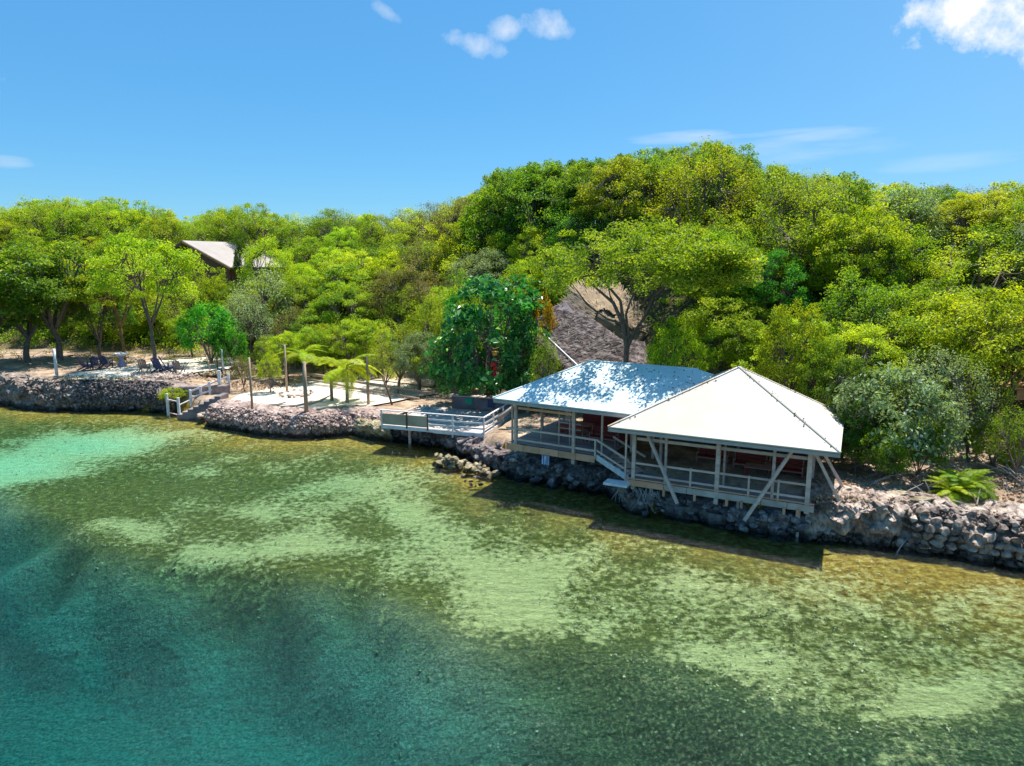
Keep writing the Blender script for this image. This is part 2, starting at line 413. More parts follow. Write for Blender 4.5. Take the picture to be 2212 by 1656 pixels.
# ------------------------------------------------------------------ shoreline and terrain
SH_UV = [(-500, 860), (-250, 864), (0, 872), (50, 882), (100, 886), (180, 886), (260, 888), (360, 892), (410, 905), (440, 918), (500, 928), (560, 938), (640, 945),
         (700, 943), (760, 938), (820, 948), (880, 957), (935, 966), (985, 985), (1040, 1012), (1110, 1036), (1200, 1052), (1300, 1068), (1345, 1100), (1420, 1118), (1500, 1124),
         (1600, 1150), (1740, 1168), (1850, 1176), (1960, 1190), (2080, 1205), (2212, 1232), (2400, 1262), (2650, 1305)]
SH = [at(u, v, 0) for u, v in SH_UV]
SHP = np.array([(-900, 140), (-200, 82)] + [(p.x, p.y) for p in SH] + [(45, 15), (90, -5), (900, -260)], float)
def shore_d(x, y):
    """signed distance to the shoreline, positive inland"""
    best = np.full(x.shape, 1e9); sg = np.ones(x.shape)
    for i in range(len(SHP) - 1):
        a, b = SHP[i], SHP[i + 1]; e = b - a; L2 = e @ e
        t = np.clip(((x - a[0]) * e[0] + (y - a[1]) * e[1]) / L2, 0, 1)
        dx = x - (a[0] + t * e[0]); dy = y - (a[1] + t * e[1]); d = np.hypot(dx, dy)
        s = np.where(e[0] * (y - a[1]) - e[1] * (x - a[0]) > 0, 1.0, -1.0)
        m = d < best - 1e-9; best = np.where(m, d, best); sg = np.where(m, s, sg)
    return best * sg
U_K = np.array([-800, 0, 200, 450, 640, 980, 1150, 1300, 1520, 1700, 1900, 2212, 3000], float)
RZ = np.array([12, 13.8, 15.0, 13.2, 11.5, 12.8, 14.5, 16.2, 17.2, 14.5, 12.8, 12.6, 12], float)
D0 = np.array([18, 18, 18, 17, 15, 14, 12, 12, 12, 11, 10, 9, 9], float)
DR = np.array([46, 46, 46, 46, 46, 44, 38, 34, 34, 34, 34, 34, 34], float)
BZ_X = np.array([-60, -29, -25.5, -3, 2, 30], float); BZ_V = np.array([2.35, 2.35, 1.40, 1.40, 1.82, 1.85], float)
_a = at(824, 921, 1.35); _b = at(1046, 940, 1.35); _l = (_b - _a).length
DK = (_a.x, _a.y, (_b.x - _a.x) / _l, (_b.y - _a.y) / _l, _l)
def height(x, y, d=None):
    x = np.asarray(x, float); y = np.asarray(y, float)
    if d is None: d = shore_d(x, y)
    yy = np.maximum(y, 5.0)
    u = 1106 + FPX * x / (yy * math.cos(PITCH) + 1.0)
    base = np.interp(x, BZ_X, BZ_V)
    rz = np.interp(u, U_K, RZ); d0 = np.interp(u, U_K, D0); dr = np.interp(u, U_K, DR)
    s = np.clip((d - d0) / (dr - d0), 0, 1)
    up = 0.6 * s + 0.4 * sstep(s)
    back = sstep((d - dr - 8) / 60)
    P = np.stack([x, y, np.zeros_like(x)], -1)
    n = (fbm(P * 0.25, 4, 3) - 0.5)
    land = base + (rz - base) * up * (1 - 0.75 * back) + n * (0.12 + 1.2 * sstep((d - d0) / 10))
    # sea bed, and the sill under the bank
    dep = depth_of(x, y, d)  # smooth reef edge
    k = sstep((d - 0.55) / 0.9)
    # ground dug lower under the timber deck
    ux = (x - DK[0]) * DK[2] + (y - DK[1]) * DK[3]; uy = -(x - DK[0]) * DK[3] + (y - DK[1]) * DK[2]
    ins = sstep((ux + .6) / .5) * sstep((DK[4] + .6 - ux) / .5) * sstep((6.9 - uy) / .5)
    land = land * (1 - ins) + np.minimum(land, 1.15) * ins
    return (-dep) * (1 - k) + land * k
# edge of the reef flat, seen at sea level
SHELF_UV = [(-600, 960), (0, 1030), (90, 1090), (200, 1150), (350, 1185), (520, 1210), (720, 1225), (860, 1260), (1000, 1320), (1200, 1365), (1420, 1410), (1600, 1470), (1800, 1540), (2000, 1570), (2212, 1540), (2500, 1500)]
SHELF = np.array([tuple(at(u, v, 0))[:2] for u, v in SHELF_UV])
def poly_d(x, y, PL):
    best = np.full(x.shape, 1e9); sg = np.ones(x.shape)
    for i in range(len(PL) - 1):
        a, b = PL[i], PL[i + 1]; e = b - a; L2 = e @ e
        t = np.clip(((x - a[0]) * e[0] + (y - a[1]) * e[1]) / L2, 0, 1)
        dx = x - (a[0] + t * e[0]); dy = y - (a[1] + t * e[1]); d = np.hypot(dx, dy)
        s = np.where(e[0] * (y - a[1]) - e[1] * (x - a[0]) > 0, 1.0, -1.0)
        m = d < best - 1e-9; best = np.where(m, d, best); sg = np.where(m, s, sg)
    return best * sg
def depth_of(x, y, d):
    P = np.stack([x, y, np.zeros_like(x)], -1)
    q = poly_d(x, y, SHELF)              # + on the flat, - beyond its edge
    n = fbm(P * 0.35, 4, 11) - 0.5
    q = q + 3.5 * (fbm(P * 0.10, 3, 77) - 0.5)
    flat = 0.22 + 0.42 * sstep(-d / 9) + 0.16 * n
    left = sstep((3.0 - x) / 12.0)       # the drop is deep on the left, gentle on the right
    drop = sstep((-q + n * 3.0) / 5.5) * (2.9 + 1.2 * left) + np.clip((-q - 6) / 30, 0, 2.5) * (0.4 + 0.6 * left)
    return flat + drop

def axis(lo, hi, step, far, k=1.35):
    a = list(np.arange(lo, hi + step, step)); s = step; v = a[-1]
    while v < far: s *= k; v += s; a.append(v)
    s = step; v = a[0]; b = []
    while v > -far: s *= k; v -= s; b.append(v)
    return np.array(b[::-1] + a)
gx = axis(-62, 52, 0.4, 2500); gy = axis(9, 112, 0.4, 2500)
GX, GY = np.meshgrid(gx, gy)
GD = shore_d(GX, GY); GZ = height(GX, GY, GD)
idx = np.arange(GX.size).reshape(GX.shape)
quads = np.stack([idx[:-1, :-1], idx[:-1, 1:], idx[1:, 1:], idx[1:, :-1]], -1).reshape(-1, 4)
cd_ = (GD[:-1, :-1] + GD[1:, 1:] + GD[:-1, 1:] + GD[1:, :-1]).reshape(-1) / 4
V = np.stack([GX.ravel(), GY.ravel(), GZ.ravel()], -1)
# what lies on the sea bed: pale sand / sea grass / brown weed, laid out in smooth fields
ys = np.maximum(GY, 3.0)
dep_ = ys * math.cos(PITCH) + CAM_H * math.sin(PITCH)
PU = 1106 + FPX * GX / dep_; PV = 828 - FPX * (ys * math.sin(PITCH) - CAM_H * math.cos(PITCH)) / dep_
sand = np.full(GX.shape, 0.335)
for (u, v, ru, rv, a) in [(40, 988, 140, 26, 1.0), (190, 946, 150, 22, .9), (-150, 1020, 200, 30, .7),
        (330, 925, 160, 22, .18), (560, 985, 150, 25, .12), (420, 1005, 60, 14, .28),
        (230, 1105, 80, 14, .33), (320, 1125, 90, 26, .36), (520, 1080, 110, 26, .3), (600, 1160, 150, 38, .42), (690, 1120, 120, 40, .25), (470, 1165, 60, 14, .3),
        (700, 1045, 190, 40, .28), (880, 1075, 80, 40, .38), (820, 1010, 140, 25, .2), (930, 1130, 90, 40, .3),
        (1010, 1185, 150, 55, .36), (1090, 1235, 120, 60, .4), (1150, 1300, 110, 40, .38), (1310, 1330, 80, 30, .3),
        (1250, 1200, 140, 60, .2), (1400, 1260, 160, 60, .24), (1500, 1370, 110, 40, .38), (1640, 1400, 90, 35, .36), (1500, 1230, 120, 40, .2),
        (1750, 1290, 200, 70, .26), (1800, 1440, 160, 40, .36), (1960, 1490, 150, 32, .42), (2050, 1460, 110, 36, .3), (2000, 1340, 200, 70, .22), (2170, 1400, 120, 60, .2),
        (2120, 1270, 120, 40, .2), (820, 1280, 60, 12, .4), (1070, 1420, 60, 16, .3), (1915, 1580, 30, 10, .5), (1040, 1390, 30, 25, .2),
        (300, 1030, 220, 22, -.25), (90, 905, 130, 14, -.1), (800, 1120, 70, 26, -.28), (560, 1020, 120, 12, -.2), (960, 1060, 120, 14, -.15), (1330, 1240, 60, 30, -.1),
        (100, 1090, 160, 24, -.3), (1250, 1110, 260, 22, -.18), (1700, 1195, 300, 18, -.2), (900, 970, 300, 20, -.15), (2050, 1225, 200, 20, -.2)]:
    sand += a * np.exp(-((PU - u) / ru) ** 2 - ((PV - v) / rv) ** 2)
qsh = poly_d(GX, GY, SHELF)
sand -= 0.42 * sstep((-qsh - .2) / 2.5) * (1 + .4 * sstep((GX + 4) / 9.0))
brown = (np.exp(-np.clip(-GD, 0, 99) / 4.5) * 0.9 + 0.25 * sstep((GX - 6) / 12)) * (1 - sstep((-qsh + 1) / 4))
deepf = sstep((-qsh + .8) / 4.0) * sstep((7.0 - GX) / 12.0)
turq = np.clip(sum(np.exp(-((PU - u) / ru) ** 2 - ((PV - v) / rv) ** 2) for u, v, ru, rv in ((30, 985, 150, 26), (200, 945, 150, 22), (-150, 1020, 200, 30))), 0, 1)
darkg = sstep((-qsh + 2.6) / 3.0) * sstep((GX + 4) / 9.0)
ATT = {'turq': ('POINT', turq.ravel()), 'darkg': ('POINT', darkg.ravel()), 'sand': ('POINT', sand.ravel()), 'brown': ('POINT', np.clip(brown, 0, 1).ravel()), 'inland': ('POINT', GD.ravel()), 'deep': ('POINT', deepf.ravel())}

def seabed_mat():
    m = bpy.data.materials.new('reef_flat'); m.use_nodes = True
    t = m.node_tree; p = t.nodes['Principled BSDF']; p.inputs['Roughness'].default_value = 0.95; p.inputs['Specular IOR Level'].default_value = 0.0
    L = t.links.new
    g = t.nodes.new('ShaderNodeNewGeometry')
    def noise(s, det=8, ro=0.6, vec=None):
        n = t.nodes.new('ShaderNodeTexNoise'); n.inputs['Scale'].default_value = s; n.inputs['Detail'].default_value = det; n.inputs['Roughness'].default_value = ro
        L(vec or g.outputs['Position'], n.inputs['Vector']); return n.outputs['Fac']
    def attr(a):
        n = t.nodes.new('ShaderNodeAttribute'); n.attribute_name = a; return n.outputs['Fac']
    def M2(op, a, b, clamp=False):
        n = t.nodes.new('ShaderNodeMath'); n.operation = op; n.use_clamp = clamp
        for i, s in enumerate((a, b)):
            if isinstance(s, (int, float)): n.inputs[i].default_value = s
            else: L(s, n.inputs[i])
        return n.outputs[0]
    def ramp(f, stops):
        r = t.nodes.new('ShaderNodeValToRGB'); e = r.color_ramp.elements
        e[0].position, e[0].color = stops[0][0], (*stops[0][1], 1); e[1].position, e[1].color = stops[-1][0], (*stops[-1][1], 1)
        for s in stops[1:-1]:
            q = e.new(s[0]); q.color = (*s[1], 1)
        L(f, r.inputs['Fac']); return r.outputs[0]
    def mixc(f, a, b):
        n = t.nodes.new('ShaderNodeMix'); n.data_type = 'RGBA'; L(f, n.inputs[0]); L(a, n.inputs[6]); L(b, n.inputs[7]); return n.outputs[2]
    big = noise(0.30, 9, 0.62); fine = noise(3.2, 8, 0.75); spk = noise(9.0, 4, 0.7)
    s = M2('ADD', attr('sand'), M2('MULTIPLY', M2('SUBTRACT', big, 0.5), 1.25))
    s = M2('ADD', s, M2('MULTIPLY', M2('SUBTRACT', fine, 0.5), 1.5))
    sf = M2('MULTIPLY', M2('SUBTRACT', s, 0.46), 3.4, True)
    sandc = ramp(fine, [(0.3, (0.42, 0.38, 0.14)), (0.6, (0.68, 0.61, 0.26))])
    grassc = ramp(fine, [(0.30, (0.045, 0.06, 0.014)), (0.5, (0.15, 0.15, 0.03)), (0.68, (0.42, 0.38, 0.10))])
    weedc = ramp(fine, [(0.32, (0.11, 0.06, 0.014)), (0.5, (0.38, 0.24, 0.035)), (0.68, (0.72, 0.56, 0.15))])
    deepc = ramp(spk, [(0.3, (0.17, 0.23, 0.17)), (0.5, (0.38, 0.50, 0.37)), (0.72, (0.78, 0.84, 0.66))])
    bf = M2('MULTIPLY', M2('SUBTRACT', M2('ADD', attr('brown'), M2('MULTIPLY', M2('SUBTRACT', noise(0.5, 6), 0.5), 0.9)), 0.33), 2.6, True)
    gw = mixc(bf, grassc, weedc)
    gw = mixc(attr('deep'), gw, deepc)
    turqc = ramp(fine, [(0.3, (0.44, 0.62, 0.33)), (0.6, (0.62, 0.82, 0.45))])
    sandc = mixc(attr('turq'), sandc, turqc)
    darkc = ramp(spk, [(0.34, (0.02, 0.04, 0.018)), (0.52, (0.07, 0.11, 0.045)), (0.72, (0.36, 0.40, 0.15))])
    gw = mixc(attr('darkg'), gw, darkc)
    col = mixc(sf, gw, sandc)
    # scattered pale coral bits
    v = t.nodes.new('ShaderNodeTexVoronoi'); v.inputs['Scale'].default_value = 2.6; L(g.outputs['Position'], v.inputs['Vector'])
    bits = M2('MULTIPLY', M2('LESS_THAN', v.outputs['Distance'], 0.12), M2('GREATER_THAN', noise(0.9, 3), 0.52))
    pale = t.nodes.new('ShaderNodeRGB'); pale.outputs[0].default_value = (0.62, 0.60, 0.36, 1)
    col = mixc(M2('MULTIPLY', bits, 0.7), col, pale.outputs[0])
    L(col, p.inputs['Base Color'])
    b = t.nodes.new('ShaderNodeBump'); b.inputs['Strength'].default_value = 0.9; b.inputs['Distance'].default_value = 0.22
    L(M2('ADD', fine, M2('MULTIPLY', spk, 0.3)), b.inputs['Height']); L(b.outputs[0], p.inputs['Normal'])
    return m
M['seabed'] = seabed_mat()
def ground_mat():
    m = bpy.data.materials.new('leaf_littered_earth'); m.use_nodes = True
    t = m.node_tree; p = t.nodes['Principled BSDF']; p.inputs['Roughness'].default_value = 0.95; p.inputs['Specular IOR Level'].default_value = 0.1
    L = t.links.new; g = t.nodes.new('ShaderNodeNewGeometry')
    def noise(s, det=8, ro=0.65):
        n = t.nodes.new('ShaderNodeTexNoise'); n.inputs['Scale'].default_value = s; n.inputs['Detail'].default_value = det; n.inputs['Roughness'].default_value = ro
        L(g.outputs['Position'], n.inputs['Vector']); return n.outputs['Fac']
    a = t.nodes.new('ShaderNodeValToRGB'); e = a.color_ramp.elements
    e[0].position = 0.34; e[0].color = (0.16, 0.105, 0.07, 1); e[1].position = 0.68; e[1].color = (0.60, 0.48, 0.35, 1)
    q = e.new(0.5); q.color = (0.36, 0.26, 0.18, 1)
    L(noise(0.7, 10, 0.72), a.inputs['Fac'])
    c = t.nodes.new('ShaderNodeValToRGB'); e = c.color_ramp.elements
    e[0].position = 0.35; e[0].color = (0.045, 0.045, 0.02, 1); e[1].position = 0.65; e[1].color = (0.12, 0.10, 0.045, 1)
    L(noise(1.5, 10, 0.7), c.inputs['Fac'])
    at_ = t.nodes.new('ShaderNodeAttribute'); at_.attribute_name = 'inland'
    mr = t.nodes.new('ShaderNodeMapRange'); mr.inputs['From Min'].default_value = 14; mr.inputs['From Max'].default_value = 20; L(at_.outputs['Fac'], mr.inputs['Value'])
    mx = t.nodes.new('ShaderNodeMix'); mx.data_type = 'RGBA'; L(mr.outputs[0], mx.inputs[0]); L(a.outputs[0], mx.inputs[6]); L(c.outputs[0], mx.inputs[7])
    L(mx.outputs[2], p.inputs['Base Color'])
    b = t.nodes.new('ShaderNodeBump'); b.inputs['Strength'].default_value = 0.8; b.inputs['Distance'].default_value = 0.15
    L(noise(4, 8), b.inputs['Height']); L(b.outputs[0], p.inputs['Normal'])
    return m
M['ground'] = ground_mat()
def sub_grid(name, sel, m):
    f = quads[sel]; used = np.unique(f); rem = np.full(len(V), -1); rem[used] = np.arange(len(used))
    me = mesh_np(name, V[used], rem[f], [m], True, {k: (a, v[used]) for k, (a, v) in ATT.items()})
    o = link(name, me); tag(o, kind='structure'); return o
sub_grid('seabed', cd_ < 1.1, M['seabed'])
sub_grid('ground', cd_ >= 1.1, M['ground'])

def water():
    m = bpy.data.materials.new('clear_sea_water'); m.use_nodes = True
    t = m.node_tree; t.nodes.clear(); L = t.links.new
    o = t.nodes.new('ShaderNodeOutputMaterial'); tr = t.nodes.new('ShaderNodeBsdfTransparent'); gl = t.nodes.new('ShaderNodeBsdfGlossy')
    gl.inputs['Roughness'].default_value = 0.09
    g = t.nodes.new('ShaderNodeNewGeometry')
    def noise(s, det, st, ro=0.55):
        mp = t.nodes.new('ShaderNodeMapping'); mp.inputs['Scale'].default_value = st; mp.inputs['Rotation'].default_value = (0, 0, math.radians(12)); L(g.outputs['Position'], mp.inputs['Vector'])
        n = t.nodes.new('ShaderNodeTexNoise'); n.inputs['Scale'].default_value = s; n.inputs['Detail'].default_value = det; n.inputs['Roughness'].default_value = ro
        L(mp.outputs[0], n.inputs['Vector']); return n.outputs['Fac']
    a = t.nodes.new('ShaderNodeMath'); a.operation = 'MULTIPLY_ADD'; a.inputs[1].default_value = 0.45
    L(noise(4.2, 4, (1, 2.3, 1), 0.6), a.inputs[0]); L(noise(1.1, 3, (1, 2.0, 1)), a.inputs[2])
    b = t.nodes.new('ShaderNodeBump'); b.inputs['Strength'].default_value = 1.0; b.inputs['Distance'].default_value = 0.26
    L(a.outputs[0], b.inputs['Height']); L(b.outputs[0], gl.inputs['Normal'])
    fr = t.nodes.new('ShaderNodeFresnel'); fr.inputs['IOR'].default_value = 1.28; L(b.outputs[0], fr.inputs['Normal'])
    mx = t.nodes.new('ShaderNodeMixShader'); L(fr.outputs[0], mx.inputs[0]); L(tr.outputs[0], mx.inputs[1]); L(gl.outputs[0], mx.inputs[2])
    L(mx.outputs[0], o.inputs['Surface'])
    va = t.nodes.new('ShaderNodeVolumeAbsorption')
    k = (0.34, 0.104, 0.090); D = max(k)
    va.inputs['Density'].default_value = D / 1.0
    va.inputs['Color'].default_value = (1 - k[0] / D, 1 - k[1] / D, 1 - k[2] / D, 1)
    L(va.outputs[0], o.inputs['Volume'])
    mb = MB(); mb.box((0, 0, -20), (4600, 4600, 40))
    ob = mb.build('water', m); tag(ob, kind='structure')
    return ob
water()

# sand sheets on the two terraces
M['sand'] = mat('white_coral_sand', (0.66, 0.60, 0.51), 0.95, (0.52, 0.45, 0.36), 0.6, detail=9, bump=0.4, bscale=6, spec=0.1)
M['sand_warm'] = mat('warm_packed_sand', (0.56, 0.47, 0.36), 0.95, (0.38, 0.29, 0.20), 0.35, detail=9, bump=0.4, bscale=5, spec=0.1)
def sheet(name, uv, z, m):
    P = [at(u, v, z) for u, v in uv]
    q = []
    for i in range(len(P)):
        a, b = P[i], P[(i + 1) % len(P)]; n = max(1, int((b - a).length / 0.5))
        for k in range(n):
            p = a.lerp(b, k / n); w_ = 0.25 * (float(vnoise(np.array([p.x * 1.1, p.y * 1.1, 0.5]), 5)) - 0.5)
            q.append(Vector((p.x + w_, p.y + w_, z)))
    bm = bmesh.new(); vs = [bm.verts.new(p) for p in q]
    es = [bm.edges.new((vs[i], vs[(i + 1) % len(vs)])) for i in range(len(vs))]
    bmesh.ops.triangle_fill(bm, edges=es, use_beauty=True)
    for f in bm.faces:
        if f.normal.z < 0: f.normal_flip()
    me = bpy.data.meshes.new(name); bm.to_mesh(me); bm.free(); me.materials.append(m)
    o = link(name, me); tag(o, kind='structure'); return o
sheet('sand', [(498, 863), (520, 852), (594, 838), (650, 828), (700, 820), (760, 818), (840, 826), (930, 838), (950, 850), (900, 858), (850, 868), (800, 877), (747, 884), (700, 886), (660, 885), (560, 879), (505, 871)], 1.50, M['sand'])
sheet('path', [(690, 812), (760, 804), (860, 806), (950, 812), (980, 826), (930, 836), (840, 824), (760, 816), (705, 818)], 1.54, M['sand_warm'])
sheet('sand_terrace', [(128, 812), (160, 806), (230, 798), (300, 789), (338, 778), (420, 772), (500, 772), (520, 782), (495, 797), (430, 803), (380, 812), (300, 816), (180, 820)], 2.45, M['sand'])
sheet('sand_terrace', [(345, 781), (420, 775), (497, 776), (500, 790), (488, 796), (400, 800), (350, 803), (300, 808), (296, 792)], 2.455, M['sand'])

# ------------------------------------------------------------------ rock banks
SHL = [np.array([p.x, p.y]) for p in SH]
def shore_pt(u):
    """point on the shoreline below picture column u, with the inward direction"""
    us = [p[0] for p in SH_UV]
    i = max(0, min(len(us) - 2, int(np.searchsorted(us, u)) - 1)); t = (u - us[i]) / (us[i + 1] - us[i])
    a, b = SHL[i], SHL[i + 1]; p = a + (b - a) * t; e = (b - a) / np.linalg.norm(b - a)
    return p, np.array([-e[1], e[0]])
def top_z(x): return float(np.interp(x, BZ_X, BZ_V))
def stations(u0, u1, step):
    """shoreline points at even spacing"""
    P = []; us = np.linspace(u0, u1, 900); pts = np.array([shore_pt(u)[0] for u in us])
    nn = np.array([shore_pt(u)[1] for u in us])
    ker = np.ones(61) / 61; pad = np.pad(nn, ((30, 30), (0, 0)), mode='edge')
    nn = np.stack([np.convolve(pad[:, k], ker, 'valid') for k in (0, 1)], -1)
    s = np.concatenate([[0], np.cumsum(np.linalg.norm(np.diff(pts, axis=0), axis=1))])
    q = np.arange(0, s[-1], step)
    px = np.interp(q, s, pts[:, 0]); py = np.interp(q, s, pts[:, 1]); nx = np.interp(q, s, nn[:, 0]); ny = np.interp(q, s, nn[:, 1])
    L = np.hypot(nx, ny)
    return q, px, py, nx / L, ny / L
PROF = [(-0.1, -1.3), (-0.05, -0.5), (0.25, -0.1), (0.32, 0.12), (0.10, 0.34), (-0.05, 0.55), (0.0, 0.75), (0.12, 0.90), (0.38, 1.0), (0.9, 1.03), (1.5, 1.0), (2.1, 0.93), (2.6, 0.7)]
def bank(u0, u1, m, amp=0.28, seed=0, step=0.13, setback=0.0, zs=1.0, name='rock_bank', label='', fr=1.3, rise=0.0, slope=0.0):
    q, px, py, nx, ny = stations(u0, u1, step)
    tt = np.linspace(0, len(PROF) - 1, 40)
    po = np.interp(tt, range(len(PROF)), [p[0] for p in PROF]); pz = np.interp(tt, range(len(PROF)), [p[1] for p in PROF])
    po = po + slope * np.clip(pz, 0, 1) ** 1.3 * (pz > 0)
    X = px[:, None] + nx[:, None] * (po + setback); Y = py[:, None] + ny[:, None] * (po + setback)
    tz = np.array([top_z(x) for x in px])[:, None] * zs
    Z = np.where(pz < 0, pz, pz * tz)
    P = np.stack([X, Y, Z], -1)
    n1 = fbm(P * fr, 4, seed, 0.6) - 0.5; n2 = np.abs(fbm(P * 3.1, 4, seed + 9, 0.6) - 0.5) * 2
    n3 = np.abs(fbm(P * 8.0, 3, seed + 19, 0.6) - 0.5) * 2
    cr = np.clip(.16 - np.abs(fbm(P * 1.25 + 40, 3, seed + 31, .55) - .5), 0, 1) * 4.0
    dsp = amp * (n1 * 2.2 - n2 * 1.0 + 0.42 - n3 * 0.5 - cr * .8)
    face = np.clip((2.9 - po) / 1.5, 0, 1)[None, :] * 1.0
    X = X - nx[:, None] * dsp * face; Y = Y - ny[:, None] * dsp * face
    Z = Z + (fbm(P * 2.0, 4, seed + 5) - 0.5) * amp * 1.1 * (pz > 0.1) + rise * (pz > 0.8)
    # ends taper down
    V_ = np.stack([X, Y, Z], -1).reshape(-1, 3)
    r, c = Z.shape; ix = np.arange(r * c).reshape(r, c)
    f = np.stack([ix[:-1, :-1], ix[1:, :-1], ix[1:, 1:], ix[:-1, 1:]], -1).reshape(-1, 4)[:, ::-1]
    mid = shore_pt((u0 + u1) / 2)[0]
    t = thing(name, (mid[0], mid[1], 0), label, 'rock bank')
    o = link('rock_face', mesh_np('rock_face', V_, f, [m], False)); put(o, t)
    return t
def stone_mesh(i, m, n=20):
    r = random.Random(100 + i); bm = bmesh.new()
    for k in range(n):
        v = Vector((r.gauss(0, 1), r.gauss(0, 1), r.gauss(0, 1))).normalized() * r.uniform(0.78, 1.0)
        bm.verts.new((v.x, v.y * r.uniform(0.8, 1.0), v.z * 0.72))
    res = bmesh.ops.convex_hull(bm, input=bm.verts)
    bmesh.ops.delete(bm, geom=[g for g in res['geom_interior'] if isinstance(g, bmesh.types.BMVert)], context='VERTS')
    me = bpy.data.meshes.new('stone'); bm.to_mesh(me); bm.free(); me.materials.append(m); return me
STONES = {k: [stone_mesh(i, M[k]) for i in range(8)] for k in ('rock', 'rock_pink', 'rock_dark', 'rock_yellow')}
def stone(parent, me, p, s, name='stone'):
    o = bpy.data.objects.new(name, me); C.objects.link(o); o.parent = parent
    o.location = Vector(p) - parent.location
    o.rotation_euler = (random.uniform(-.5, .5), random.uniform(-.5, .5), random.uniform(0, 6.28))
    o.scale = (s * random.uniform(.8, 1.3), s * random.uniform(.75, 1.05), s * random.uniform(.65, 1.05))
    return o
def face_point(u, t, out_=0.0, zs=1.0, slope=.75):
    p, n = shore_pt(u); po = np.interp(t, [q[1] for q in PROF[2:10]], [q[0] for q in PROF[2:10]]) + slope * max(0, t) ** 1.3
    z = t * top_z(p[0]) * zs
    return Vector((p[0] + n[0] * (po - out_), p[1] + n[1] * (po - out_), z))
def rubble(parent, name, pts, sizes, m, seed=0):
    """many small angular chunks joined into one part"""
    r = np.random.default_rng(seed); Vs = []; Fs = []; b = 0
    base = np.array([(1, 0, 0), (-1, 0, 0), (0, 1, 0), (0, -1, 0), (0, 0, .8), (0, 0, -.8)], float)
    tri = np.array([(0, 2, 4), (2, 1, 4), (1, 3, 4), (3, 0, 4), (2, 0, 5), (1, 2, 5), (3, 1, 5), (0, 3, 5)])
    for p, s in zip(pts, sizes):
        A = np.linalg.qr(r.normal(size=(3, 3)))[0]
        v = (base * r.uniform(.6, 1.2, (6, 1)) * s * r.uniform(.6, 1.2, (1, 3))) @ A + p
        Vs.append(v); Fs.append(tri + b); b += 6
    o = link(name, mesh_np(name, np.concatenate(Vs), np.concatenate(Fs), [m])); tag(o, kind='stuff')
    if parent: put(o, parent)
    return o

b1 = bank(-480, 372, M['rock'], 0.50, 1, 0.16, slope=.75, fr=.6, label='craggy grey rock bank with dark rubble below the left sand terrace')
cnt = []; sz = []
for k in range(2600):
    u = random.gauss(255, 75); t = random.uniform(0.2, 1.08)
    if not (20 < u < 372): continue
    p = face_point(u, min(t, 1), random.uniform(0.0, 0.28)); cnt.append(tuple(p)); sz.append(random.uniform(0.05, 0.15))
rubble(b1, 'small_stones', cnt, sz, M['rock_dark'], 2)
for k in range(150):
    u = random.uniform(60, 370); p = face_point(u, random.choice((0.12, 0.3, 0.5, 0.75, 1.0)) + random.uniform(-.08, .08), 0.08)
    stone(b1, random.choice(STONES['rock_dark' if 150 < u < 320 else 'rock']), p, random.uniform(0.12, 0.26))
b2 = bank(438, 835, M['rock_pink'], 0.32, 2, 0.13, slope=.75, label='bulging bank of pinkish coral rubble along the white sand terrace', zs=1.02, rise=.12)
for k in range(285):
    u = random.uniform(445, 812); t = random.random() ** 0.8
    p = face_point(u, 0.05 + t * 0.95, random.uniform(0.06, 0.3)); stone(b2, random.choice(STONES['rock_pink']), p, random.uniform(0.13, 0.27))
cnt = []; sz = []
for k in range(2600):
    u = random.uniform(442, 830); cnt.append(tuple(face_point(u, random.uniform(0.1, 1.0), random.uniform(0.05, 0.34)))); sz.append(random.uniform(0.05, 0.12))
rubble(b2, 'small_stones', cnt, sz, M['rock_pink'], 3)
b2b = bank(770, 850, M['rock_yellow'], 0.3, 12, 0.13, label='yellowish block of limestone at the left end of the timber deck', setback=-0.25, zs=0.8)
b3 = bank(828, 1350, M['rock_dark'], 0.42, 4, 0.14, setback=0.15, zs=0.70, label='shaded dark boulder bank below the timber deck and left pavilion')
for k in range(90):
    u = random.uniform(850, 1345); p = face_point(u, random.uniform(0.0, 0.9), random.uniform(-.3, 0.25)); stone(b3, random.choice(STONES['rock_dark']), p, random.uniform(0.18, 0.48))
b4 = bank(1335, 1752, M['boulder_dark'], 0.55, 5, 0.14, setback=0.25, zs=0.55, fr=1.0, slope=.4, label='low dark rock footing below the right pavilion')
b5 = bank(1738, 2630, M['rock'], 0.62, 6, 0.10, zs=1.04, fr=0.75, slope=.55, label='tall craggy grey limestone wall on the right shore')
for row in range(6):
    u = 1990 + random.uniform(-25, 10)
    while u < 2290:
        sz_ = random.uniform(0.20, 0.36); t = .06 + row * .175 + random.uniform(-.04, .04)
        p = face_point(u, min(1.0, t), random.uniform(0.10, 0.24), slope=.55); stone(b5, random.choice(STONES['rock']), p, sz_); u += sz_ * 1.55 / 25 * FPX * random.uniform(.85, 1.15)
for k in range(26):
    u = random.uniform(1750, 1990); p = face_point(u, random.choice((0.02, 0.1, 0.98)) + random.uniform(-.05, .1), 0.12, slope=.55); stone(b5, random.choice(STONES['rock']), p, random.uniform(0.12, 0.34))
cnt = []; sz = []
for k in range(1500):
    u = random.uniform(1745, 2290); cnt.append(tuple(face_point(u, random.choice((random.uniform(0.0, .15), random.uniform(.8, 1.02))), random.uniform(0.0, 0.22), slope=.55))); sz.append(random.uniform(0.03, 0.09))
rubble(b5, 'small_stones', cnt, sz, M['rock'], 4)

for k in range(95):
    u = random.uniform(1340, 1745); p = face_point(u, random.uniform(0.0, 0.55), random.uniform(-.35, 0.35)); stone(b4, random.choice(STONES['rock_dark']), p, random.uniform(0.12, 0.36))
